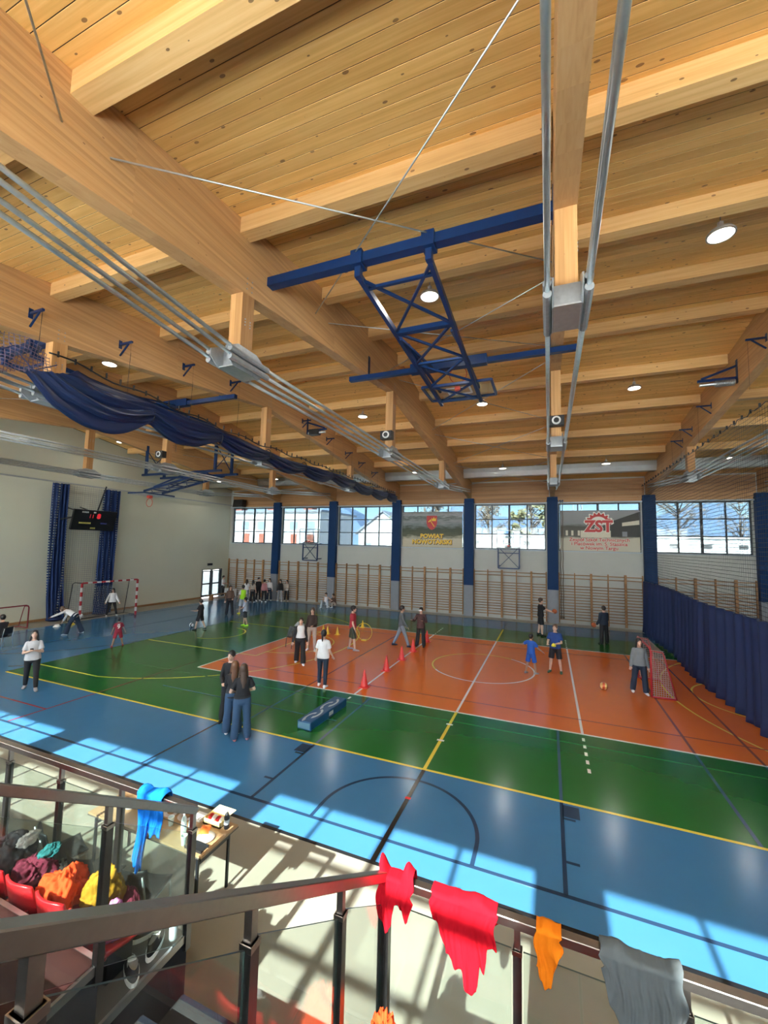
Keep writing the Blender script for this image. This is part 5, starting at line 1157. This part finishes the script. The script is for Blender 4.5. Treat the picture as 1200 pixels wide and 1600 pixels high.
def person(label, loc, rz, H=1.7, fem=False, lean=0, legL=(0, 4, 0), legR=(0, 4, 0), armL=(0, 10, 12, 0), armR=(0, 10, 12, 0), head=(0, 0), top='c_white', sleeve='short', hem=-0.06, bottom='c_black', blen='full', flare=0.0, shoe='c_white', hair='hair_brown', hs='short', skin='skin_light', loose=0.016, sleeve_mat=None, vox=0.0105, group=None, sit=False):
    s = H/1.70
    t = thing('person', label, 'person', loc, R_(rz), group)
    th = R_(lean); U = Vector((0, math.sin(th), math.cos(th))); F = Vector((0, math.cos(th), -math.sin(th))); X = Vector((1, 0, 0))
    hip = {}; knee = {}; ank = {}
    wS = 0.146 if fem else 0.170; wH = 0.092
    for sd, lg in ((-1, legL), (1, legR)):
        h = Vector((sd*wH, 0, -0.03)); d1 = dirv(lg[0], lg[1], sd); d2 = dirv(lg[0]-lg[2], lg[1]*(0.6 if lg[2] > 30 else 1), sd)
        hip[sd] = h; knee[sd] = h+d1*0.425; ank[sd] = knee[sd]+d2*0.40
    zmin = min(ank[-1].z, ank[1].z)-0.075
    if sit: zmin = min(zmin, -0.115)
    O = Vector((0, 0, -zmin))
    def W(p): return (p+O)*s
    def T(tt, x=0.0, y=0.0): return O + U*tt + X*x + F*y
    body = MB()
    hipw = 1.06 if fem else 0.97; shw = 0.90 if fem else 1.04
    prof = [(-0.12, .085, .08), (-0.06, .155*hipw, .110), (0.0, .168*hipw, .118), (0.09, .150*hipw, .106), (0.18, .126 if fem else .140, .092), (0.28, .142*shw, .106), (0.37, .156*shw, .108), (0.43, .160*shw, .094), (0.475, .125*shw, .075), (0.50, .070, .058), (0.53, .053, .052), (0.60, .050, .050)]
    loft(body, [(T(a)*s, X, F, b*s, c*s) for a, b, c in prof], 18)
    sh = {}; el = {}; wr = {}; hd = {}
    for sd, ar in ((-1, armL), (1, armR)):
        p = T(0.430, sd*wS); d1 = dirv(ar[0], ar[1], sd); d2 = dirv(ar[0]+ar[2], ar[1], sd)
        if ar[3]: d2 = (d2 + X*(-sd*math.tan(R_(min(70, ar[3]))))).normalized()
        if lean: q = Matrix.Rotation(-th*0.0, 3, 'X'); d1 = q @ d1; d2 = q @ d2
        sh[sd] = p; el[sd] = p+d1*0.285; wr[sd] = el[sd]+d2*0.245; hd[sd] = d2
        limb(body, [p*s, p.lerp(el[sd], .45)*s, el[sd]*s, el[sd].lerp(wr[sd], .35)*s, wr[sd]*s], [0.047*s, 0.043*s, 0.037*s, 0.038*s, 0.025*s])
        # hand: palm, four fingers of unequal length, thumb from the side of the palm
        n_ = d2.cross(X*sd); n_ = n_.normalized() if n_.length > 0.2 else F.copy(); side = n_.cross(d2).normalized(); c = wr[sd]+d2*0.05
        loft(body, [(W0*s, side, n_, a*s, b*s) for W0, a, b in ((wr[sd], .024, .018), (wr[sd]+d2*.03, .036, .017), (wr[sd]+d2*.075, .040, .015), (wr[sd]+d2*.092, .036, .011))], 12)
        curl = -F if n_.dot(F) < 0 else F
        for k, (off, ln) in enumerate(((-.030, .062), (-.010, .074), (.010, .070), (.029, .054))):
            b0 = wr[sd]+d2*.085+side*off; b1 = b0+(d2*0.95+curl*0.22)*ln*.55; b2 = b1+(d2*0.75+curl*0.6)*ln*.5
            body.tube([tuple(b0*s), tuple(b1*s), tuple(b2*s)], [.0095*s, .009*s, .0075*s], 8)
        tb = wr[sd]+d2*.03-side*.03; body.tube([tuple(tb*s), tuple((tb-side*.025+d2*.03)*s), tuple((tb-side*.03+d2*.06)*s)], [.0125*s, .0105*s, .0085*s], 8)
    for sd in (-1, 1):
        limb(body, [W(hip[sd]), W(hip[sd].lerp(knee[sd], .4)), W(knee[sd]), W(knee[sd].lerp(ank[sd], .3)), W(ank[sd])], [.088*s, .074*s, .054*s, .055*s, .035*s])
        fd = Vector((sd*0.18, 1, 0)).normalized(); a = ank[sd]
        limb(body, [W(a-fd*.03-Vector((0, 0, .035))), W(a+fd*.06-Vector((0, 0, .045))), W(a+fd*.14-Vector((0, 0, .055)))], [.034*s, .036*s, .024*s])
    # head
    hy, hp = R_(head[0]), R_(head[1]); HM = Matrix.Rotation(hy, 3, 'Z') @ Matrix.Rotation(-hp, 3, 'X') @ Matrix.Rotation(-th*0.55, 3, 'X')
    hc = T(0.662, 0, 0.018)
    def Hd(v): return (hc + HM @ Vector(v))*s
    hv = MB(); hv.ball((0, 0, 0), (.077, .097, .118), 20, 14)
    hv.v = [(x*(1 - (0.28*max(0, -z-.02)/.1 if z < -.02 else 0)), y + (0.012 if (z < -.05 and y > 0) else 0), z) for x, y, z in hv.v]
    hv.ball((0, .098, -.018), (.012, .018, .022), 10, 6); hv.ball((0, .06, -.088), (.036, .034, .026), 12, 8)
    for sd in (-1, 1): hv.ball((sd*.079, -.005, -.01), (.010, .020, .032), 10, 6)
    body._add([Hd(v) for v in hv.v], hv.f)
    bo = remesh(body.build('body', skin, t), vox)
    for sd in (-1, 1):
        e = link('eye', eye_me, t, Hd((sd*.031, .087, .012))); e.rotation_euler = (HM.to_euler()); e.scale = (s, s, s)
        e = link('eyebrow', brow_me, t, Hd((sd*.032, .089, .034))); e.rotation_euler = (HM.to_euler()); e.scale = (s, s, s)
    e = link('mouth', lip_me, t, Hd((0, .092, -.060))); e.rotation_euler = (HM.to_euler()); e.scale = (s, s, s)
    # hair
    h = MB()
    cap = MB(); cap.ball((0, -.020, .028), (.093, .108, .114), 20, 14); h._add([Hd(v) for v in cap.v], cap.f)
    if hs == 'short': cc = MB(); cc.ball((0, -.03, .0), (.084, .082, .095), 16, 10); cc.ball((0, .045, .085), (.06, .045, .03), 14, 8); h._add([Hd(v) for v in cc.v], cc.f)
    if hs in ('long', 'verylong'):
        Lh = 0.27 if hs == 'long' else 0.36
        top_ = hc + HM @ Vector((0, -.055, 0)); rings = []
        for k in range(7):
            f = k/6; p = top_.lerp(T(0.62-Lh, 0, -.105-0.02*math.sin(PI*f)), f)
            rings.append((p*s, X, F, (.076+.012*math.sin(PI*f)-.048*f*f+.006*math.sin(k*2.1))*s, (.050-.026*f)*s))
        loft(h, rings, 14)
        for sd in (-1, 1): loft(h, [((hc + HM @ Vector((sd*.072, -.02, .03)))*s, X, F, .02*s, .05*s), ((hc + HM @ Vector((sd*.088, -.01, -.07)))*s, X, F, .022*s, .045*s), (T(.44, sd*.09, .02)*s, X, F, .032*s, .03*s), (T(.33, sd*.085, .085)*s, X, F, .022*s, .016*s)], 10)
    if hs == 'pony':
        a = hc + HM @ Vector((0, -.10, .05)); loft(h, [(a*s, X, F, .022*s, .022*s), ((a-F*.05-U*.06)*s, X, F, .034*s, .028*s), ((a-F*.055-U*.18)*s, X, F, .030*s, .024*s), ((a-F*.03-U*.27)*s, X, F, .008*s, .008*s)], 12)
    if hs == 'bun': b = hc + HM @ Vector((0, -.10, .06)); h.ball(tuple(b*s), .042*s, 14, 10)
    remesh(h.build('hair', hair, t), 0.011, 2)
    # top
    g = MB(); lo = loose
    rings = [(T(hem), .165*hipw+lo, .118+lo), (T(hem+.06), .166*hipw+lo, .118+lo), (T(.10), .152*hipw+lo, .108+lo), (T(.19), (.132 if fem else .146)+lo, .098+lo)] + [(T(a), b+lo*.8, c+lo*.8) for a, b, c in ((.28, .145*shw, .108), (.37, .159*shw, .110), (.43, .163*shw, .096), (.478, .128*shw, .078), (.498, .078, .064))]
    loft(g, [(c*s, X, F, a*s, b*s) for c, a, b in rings], 18)
    if sleeve != 'none':
        for sd in (-1, 1):
            gs = MB() if sleeve_mat else g
            if sleeve == 'short': pts = [sh[sd], sh[sd].lerp(el[sd], .40), sh[sd].lerp(el[sd], .72)]; rr = [.046+lo*.6, .047+lo*.8, .047+lo]
            else: pts = [sh[sd], sh[sd].lerp(el[sd], .5), el[sd], el[sd].lerp(wr[sd], .5), wr[sd]]; rr = [.046+lo*.5, .045+lo*.6, .041+lo*.6, .039+lo*.6, .028+lo*.6]
            if sleeve == 'short': gs.ball(tuple(pts[0]*s), rr[0]*s*0.95, 12, 8); gs.tube([tuple(p*s) for p in pts], [r*s for r in rr], 14)
            else: limb(gs, [p*s for p in pts], [r*s for r in rr])
            if sleeve_mat: remesh(gs.build('sleeve', sleeve_mat, t), 0.0135, 3)
    remesh(g.build('top', top, t), 0.0135, 3)
    # trousers or shorts
    g = MB(); e2 = .012 if flare == 0 else .016
    loft(g, [(c*s, X, F, a*s, b*s) for c, a, b in ((T(-.12), .10, .09), (T(-.06), .160*hipw+e2, .113+e2), (T(0), .170*hipw+e2, .120+e2), (T(.09), .150*hipw+e2, .108+e2), (T(.14), .142*hipw+e2*.6, .102+e2*.6))], 18)
    for sd in (-1, 1):
        hp_, k_, a_ = hip[sd], knee[sd], ank[sd]
        if blen == 'full': pts = [hp_, hp_.lerp(k_, .5), k_, k_.lerp(a_, .5), k_.lerp(a_, .97 if flare == 0 else 1.05)]; rr = [.090+e2, .074+e2+flare*.2, .057+e2+flare*.4, .052+e2+flare*.8, .040+e2+flare]
        else: pts = [hp_, hp_.lerp(k_, .5), hp_.lerp(k_, .92 if blen == 'short' else 1.0)]; rr = [.092+e2, .086+e2*1.5, .080+e2*2]
        limb(g, [W(p) for p in pts], [r*s for r in rr], end=False)
    remesh(g.build('trousers' if blen == 'full' else 'shorts', bottom, t), 0.0135, 3)
    for sd in (-1, 1):
        fd = Vector((sd*0.18, 1, 0)).normalized(); sx = Vector((fd.y, -fd.x, 0)); a = ank[sd]; m = MB(); m.smooth = True; up_ = Vector((0, 0, 1))
        loft(m, [(W(a+fd*y_+up_*z_), sx, up_, rx*s, rz_*s) for y_, z_, rx, rz_ in ((-.075, -.035, .020, .030), (-.055, -.022, .040, .052), (0.0, -.022, .044, .052), (.06, -.038, .048, .036), (.12, -.046, .046, .028), (.165, -.052, .030, .020), (.178, -.056, .012, .010))], 14)
        m.build('shoe', shoe, t)
    t['_h'] = 0; del t['_h']
    Rm = Matrix.Rotation(R_(rz), 3, 'Z'); base = Vector(loc)
    return t, {sd: base + Rm @ ((wr[sd]+hd[sd]*.085)*s) for sd in (-1, 1)}, (lambda v: base + Rm @ (Vector(Hd(v)))), (Rm, base, s, T)
GW = 'people waiting by the far wall'
_, hA, _, _ = person('woman in grey and white T-shirt walking and looking at a phone', (-11.55, -8.14, 0), -122, 1.68, True, legL=(18, 3, 6), legR=(-10, 3, 12), armL=(18, 14, 98, 50), armR=(18, 14, 92, 45), head=(0, -18), top='c_lightgrey', sleeve='short', bottom='c_black', shoe='c_grey', hair='hair_black', hs='long', loose=0.02)
p = (hA[-1]+hA[1])/2; t = thing('phone', 'dark phone held by the woman in grey and white', 'phone', p+Vector((0, 0, .02)), R_(-122)); MB().box(-.037, .037, -.004, .004, -.07, .07).build('case', 'black_plastic', t, rot=(R_(-40), 0, 0)); MB().box(-.034, .034, -.006, -.004, -.066, .066).build('screen', 'house_pane', t, rot=(R_(-40), 0, 0))
person('dark-haired woman in black raising a hand beside two others', (-4.98, -7.42, 0), -150, 1.67, True, legL=(0, 4, 0), armL=(40, 10, 100, 10), armR=(10, 12, 60, 30), top='c_black', sleeve='long', bottom='c_black', shoe='c_black', hair='hair_black', hs='bun', head=(-20, 0), flare=.03)
person('woman with long chestnut hair in dark jeans, seen from behind', (-4.42, -7.92, 0), 36, 1.61, True, legL=(3, 3, 0), legR=(-3, 3, 0), armL=(30, 10, 70, 25), armR=(20, 10, 60, 25), top='c_black', sleeve='long', bottom='c_jeans', flare=.045, shoe='c_white', hair='hair_auburn', hs='verylong', head=(10, 0))
person('woman in black T-shirt and blue jeans, seen from behind', (-4.04, -8.07, 0), 48, 1.63, True, legL=(2, 3, 0), legR=(0, 4, 0), armL=(8, 24, 62, 40), armR=(8, 24, 62, 40), top='c_black', sleeve='short', bottom='c_jeans', flare=.032, shoe='c_pink', hair='hair_brown', hs='verylong', hem=0.02)
person('girl in white top and flared jeans bending forward near the goal', (-17.75, -3.25, 0), 118, 1.62, True, lean=62, legL=(20, 10, 10), legR=(-14, 12, 4), armL=(58, 40, 4, 0), armR=(22, 4, 8, 0), top='c_white', sleeve='long', bottom='c_jeansdark', flare=.05, shoe='c_white', hair='hair_chestnut', hs='long', head=(0, -10))
person('girl goalkeeper in white top and black leggings inside the goal', (-20.75, 0.55, 0), -118, 1.56, True, legL=(4, 12, 4), legR=(4, 12, 4), armL=(8, 20, 20, 0), armR=(8, 22, 20, 0), top='c_white', sleeve='long', bottom='c_black', shoe='c_white', hair='hair_black', hs='long', loose=.035, head=(-25, -10))
tr9, _, _, (Rm9, b9, s9, T9) = person('small boy in dark red football kit with number 9', (-14.03, -3.83, 0), 58, 1.16, legL=(-6, 13, 4), legR=(8, 13, 8), armL=(0, 16, 15, 0), armR=(4, 20, 20, 0), top='c_redkit', bottom='c_redkit', blen='short', shoe='c_redtee', hair='hair_black', skin='skin_tan', loose=.03)
text('9', 0.22, 'print_white', tr9, T9(0.26, 0, -.155)*s9, (R_(90), 0, 0), 0.003, 'shirt_number', bold=.006)
for k in range(5): MB().box(-.010, .010, -.002, .002, -.012, .012).build('shirt_letter', 'print_white', tr9, T9(0.42, -.06+.03*k, -.140)*s9)
person('boy in black shirt and shorts beside the football', (-13.67, 0.08, 0), 108, 1.48, legL=(16, 3, 6), legR=(-12, 3, 12), armL=(20, 8, 70, 10), armR=(-8, 10, 25, 0), top='c_black', bottom='c_black', blen='short', shoe='c_black', hair='hair_black', skin='skin_mid', loose=.03, vox=.012)
person('woman in brown top and black trousers standing on blue floor', (-15.39, 3.96, 0), -128, 1.73, True, legL=(8, 4, 2), legR=(-4, 4, 4), armL=(15, 12, 45, 30), armR=(5, 14, 20, 0), top='c_brown', sleeve='long', bottom='c_black', flare=.025, shoe='c_black', hair='hair_brown', hs='long', vox=.012)
person('boy in neon yellow bib over a white shirt', (-15.05, 4.68, 0), 70, 1.72, legL=(4, 5, 0), legR=(-2, 5, 0), armL=(0, 12, 14, 0), armR=(5, 12, 20, 0), top='c_neon', sleeve_mat='c_white', bottom='c_palejeans', blen='long', shoe='c_yellow', hair='hair_black', skin='skin_mid', loose=.03, vox=.012)
person('boy in white and blue shirt with bright yellow shoes', (-12.43, 1.85, 0), 120, 1.46, legL=(-8, 3, 8), legR=(6, 3, 0), armL=(25, 12, 50, 10), armR=(0, 14, 20, 0), top='c_whiteblue', bottom='c_black', blen='short', shoe='c_neon', hair='hair_black', skin='skin_mid', loose=.03, vox=.012)
for lb, x, y, rz, H, fem, kw in (
    ('dark-haired person in white shirt, leftmost of the waiting group', -18.6, 9.2, 30, 1.56, True, dict(top='c_white', bottom='c_jeanslight', hs='long', hair='hair_black')),
    ('person in beige top and wide black trousers, seen from behind', -17.78, 8.9, 20, 1.58, True, dict(top='c_beige', bottom='c_black', flare=.04, hs='long', hair='hair_black')),
    ('tall person all in black in the waiting group', -17.86, 9.62, -110, 1.72, False, dict(top='c_black', sleeve='long', bottom='c_black', hair='hair_black')),
    ('person in pink top and black trousers, seen from behind', -17.08, 9.3, 15, 1.64, True, dict(top='c_pink', sleeve='long', bottom='c_black', hair='hair_black', hs='bun')),
    ('long-haired person in white top and dark jeans by the column', -17.36, 10.28, -160, 1.63, True, dict(top='c_white', sleeve='long', bottom='c_jeansdark', hair='hair_black', hs='long', flare=.03)),
    ('person in black top and pale grey trousers by the wall bars', -16.47, 10.4, -165, 1.58, True, dict(top='c_black', sleeve='long', bottom='c_grey', flare=.03, hair='hair_black', hs='long', loose=.03)),
    ('person in beige top and black trousers, rightmost of the group', -16.02, 10.6, -170, 1.55, True, dict(top='c_beige', sleeve='long', bottom='c_black', hair='hair_black', hs='long', armL=(20, 8, 70, 50), armR=(20, 8, 70, 50)))):
    person(lb, (x, y, 0), rz, H, fem, vox=.012, group=GW, **kw)
person('person in white top sitting on the floor by the column', (-11.98, 9.5, 0), -165, 1.62, True, legL=(128, 10, 122), legR=(122, 16, 116), armL=(70, 40, 5, 0), armR=(30, 12, 60, 30), top='c_white', sleeve='none', bottom='c_palejeans', flare=.03, hair='hair_black', hs='bun', sit=True, lean=8, vox=.012)
person('person in brown top sitting against the column base', (-11.45, 9.75, 0), 150, 1.55, True, legL=(128, 10, 122), legR=(124, 14, 118), armL=(50, 20, 30, 0), armR=(50, 20, 30, 0), top='c_brown', sleeve='long', bottom='c_beige', hair='hair_brown', hs='bun', sit=True, lean=12, vox=.012)
person('person in white shirt standing in the glazed doorway', (-21.55, 9.95, 0), -70, 1.66, False, top='c_white', bottom='c_black', hair='hair_black', armL=(15, 10, 70, 40), armR=(15, 10, 70, 40), vox=.012)
person('woman in white blouse with black sleeves walking to the camera', (-6.13, -2.59, 0), -150, 1.65, True, legL=(14, 3, 4), legR=(-10, 3, 10), armL=(-4, 11, 8, 0), armR=(10, 13, 10, 0), top='c_white', sleeve='long', sleeve_mat='c_black', bottom='c_black', flare=.04, shoe='c_white', hair='hair_brown', hs='bun', hem=0.04)
person('woman in dark brown top and beige trousers behind the orange court chair', (-6.72, -0.85, 0), -158, 1.72, True, legL=(4, 4, 0), legR=(-2, 5, 6), armL=(20, 8, 60, 30), armR=(5, 12, 12, 0), top='c_darkbrown', sleeve='long', bottom='c_beige', shoe='c_white', hair='hair_brown', hs='long', hem=0.02)
person('girl in white T-shirt and dark leggings with ponytail, back turned', (-4.17, -4.33, 0), 12, 1.69, True, legL=(6, 2, 4), legR=(-6, 2, 4), armL=(0, 12, 18, 0), armR=(6, 12, 30, 0), top='c_white', sleeve='short', bottom='c_navy', shoe='c_white', hair='hair_black', hs='pony', loose=.026)
person('boy in red T-shirt and dark shorts looking to the right', (-5.28, -0.02, 0), -62, 1.80, legL=(-6, 4, 4), legR=(8, 4, 2), armL=(-6, 10, 12, 0), armR=(-2, 12, 22, 0), top='c_redtee', bottom='c_greenshorts', blen='long', shoe='c_grey', hair='hair_black', loose=.026)
person('bearded man in grey sweatshirt and light jeans stepping right', (-3.67, 1.53, 0), -66, 1.78, legL=(-20, 4, 6), legR=(22, 4, 4), armL=(6, 8, 22, 0), armR=(12, 8, 26, 0), top='c_greysweat', sleeve='long', bottom='c_jeanslight', shoe='c_navy', hair='hair_black', loose=.026, skin='skin_mid')
tm, _, Hm, _ = person('person in dark patterned robe and black trousers with white eye mask', (-2.92, 1.92, 0), 178, 1.66, legL=(2, 5, 0), legR=(2, 5, 0), armL=(25, 24, 80, 35), armR=(25, 24, 80, 20), top='c_kimono', sleeve='long', hem=-.12, bottom='c_black', flare=.03, shoe='c_black', hair='hair_black', loose=.034)
MB().box(-.075, .075, -.012, .012, -.022, .022).build('eye_mask', 'white_plastic', tm, (0, .125, 1.60*1.66/1.7))
_, hb, _, _ = person('tall basketball player in black holding a ball by the far wall', (1.89, 6.91, 0), -82, 1.86, legL=(-4, 4, 4), legR=(6, 4, 6), armL=(52, 4, 22, 4), armR=(52, 4, 22, 4), top='c_black', sleeve='short', bottom='c_black', blen='short', shoe='c_black', hair='hair_brown', loose=.026, vox=.012)
p = (hb[-1]+hb[1])/2+Vector((.07, 0, .05)); ball(p.x, p.y, p.z, .12, 'basketball_skin', 'basketball held by the player in black')
_, hb, _, _ = person('person in dark blue tracksuit holding a ball, back turned', (4.67, 6.39, 0), 30, 1.74, legL=(-4, 7, 4), legR=(4, 7, 0), armL=(2, 8, 30, 0), armR=(8, 8, 40, 0), top='c_navy', sleeve='long', bottom='c_black', flare=.025, shoe='c_black', hair='hair_black', loose=.036, vox=.012)
p = hb[-1]; ball(p.x-.10, p.y+.06, p.z, .115, 'basketball_skin', 'ball held low by the person in dark tracksuit')
person('boy in bright blue kit with one arm out', (1.69, -0.06, 0), -34, 1.37, legL=(-6, 6, 6), legR=(10, 5, 6), armL=(0, 55, 70, 0), armR=(30, 20, 20, 0), top='c_blue', bottom='c_blue', blen='short', shoe='c_grey', hair='hair_black', skin='skin_tan', loose=.026)
_, hb, _, _ = person('boy in blue T-shirt and black shorts holding a yellow cloth', (2.48, 0.49, 0), 168, 1.67, legL=(0, 7, 2), legR=(4, 6, 4), armL=(18, 12, 66, 46), armR=(18, 12, 62, 20), head=(-8, -18), top='c_bluedark', bottom='c_black', blen='short', shoe='c_green', hair='hair_auburn', loose=.034)
p = hb[-1]; heap('yellow_cloth', 'yellow cloth held by the boy in blue T-shirt', 'cloth', (p.x, p.y-.03, p.z-.06), (.12, .07, .07), 'c_yellow', 51, 0.14)
person('girl in grey jacket and dark jeans beside the small goal', (4.87, -0.59, 0), -176, 1.65, True, legL=(10, 4, 10), legR=(-6, 6, 2), armL=(-2, 11, 14, 0), armR=(-2, 12, 18, 0), top='c_greyjacket', sleeve='long', bottom='c_jeansdark', flare=.025, shoe='c_white', hair='hair_black', hs='verylong', loose=.026, head=(12, -6))
person('person in black sitting on a chair at the left edge', (-17.55, -6.0, 0.0), 100, 1.66, False, legL=(85, 6, 85), legR=(85, 6, 85), armL=(30, 8, 50, 20), armR=(30, 8, 50, 20), top='c_black', sleeve='long', bottom='c_black', shoe='c_black', hair='hair_black', lean=5)
# ------------------------------------------------------------------ finish: bake modelled shapes and lettering into plain meshes
bpy.context.view_layer.update()
dg = bpy.context.evaluated_depsgraph_get()
baked = []
for o in BAKE: baked.append((o, bpy.data.meshes.new_from_object(o.evaluated_get(dg))))
for o, me in baked:
    o.modifiers.clear(); me.polygons.foreach_set('use_smooth', [True]*len(me.polygons)); o.data = me
for o in FONT_JOBS:
    me = bpy.data.meshes.new_from_object(o.evaluated_get(dg))
    n = bpy.data.objects.new(o.name, me); COL.objects.link(n); n.parent = o.parent; n.matrix_local = o.matrix_local.copy()
    nm = o.name; cu = o.data; bpy.data.objects.remove(o); bpy.data.curves.remove(cu); n.name = nm
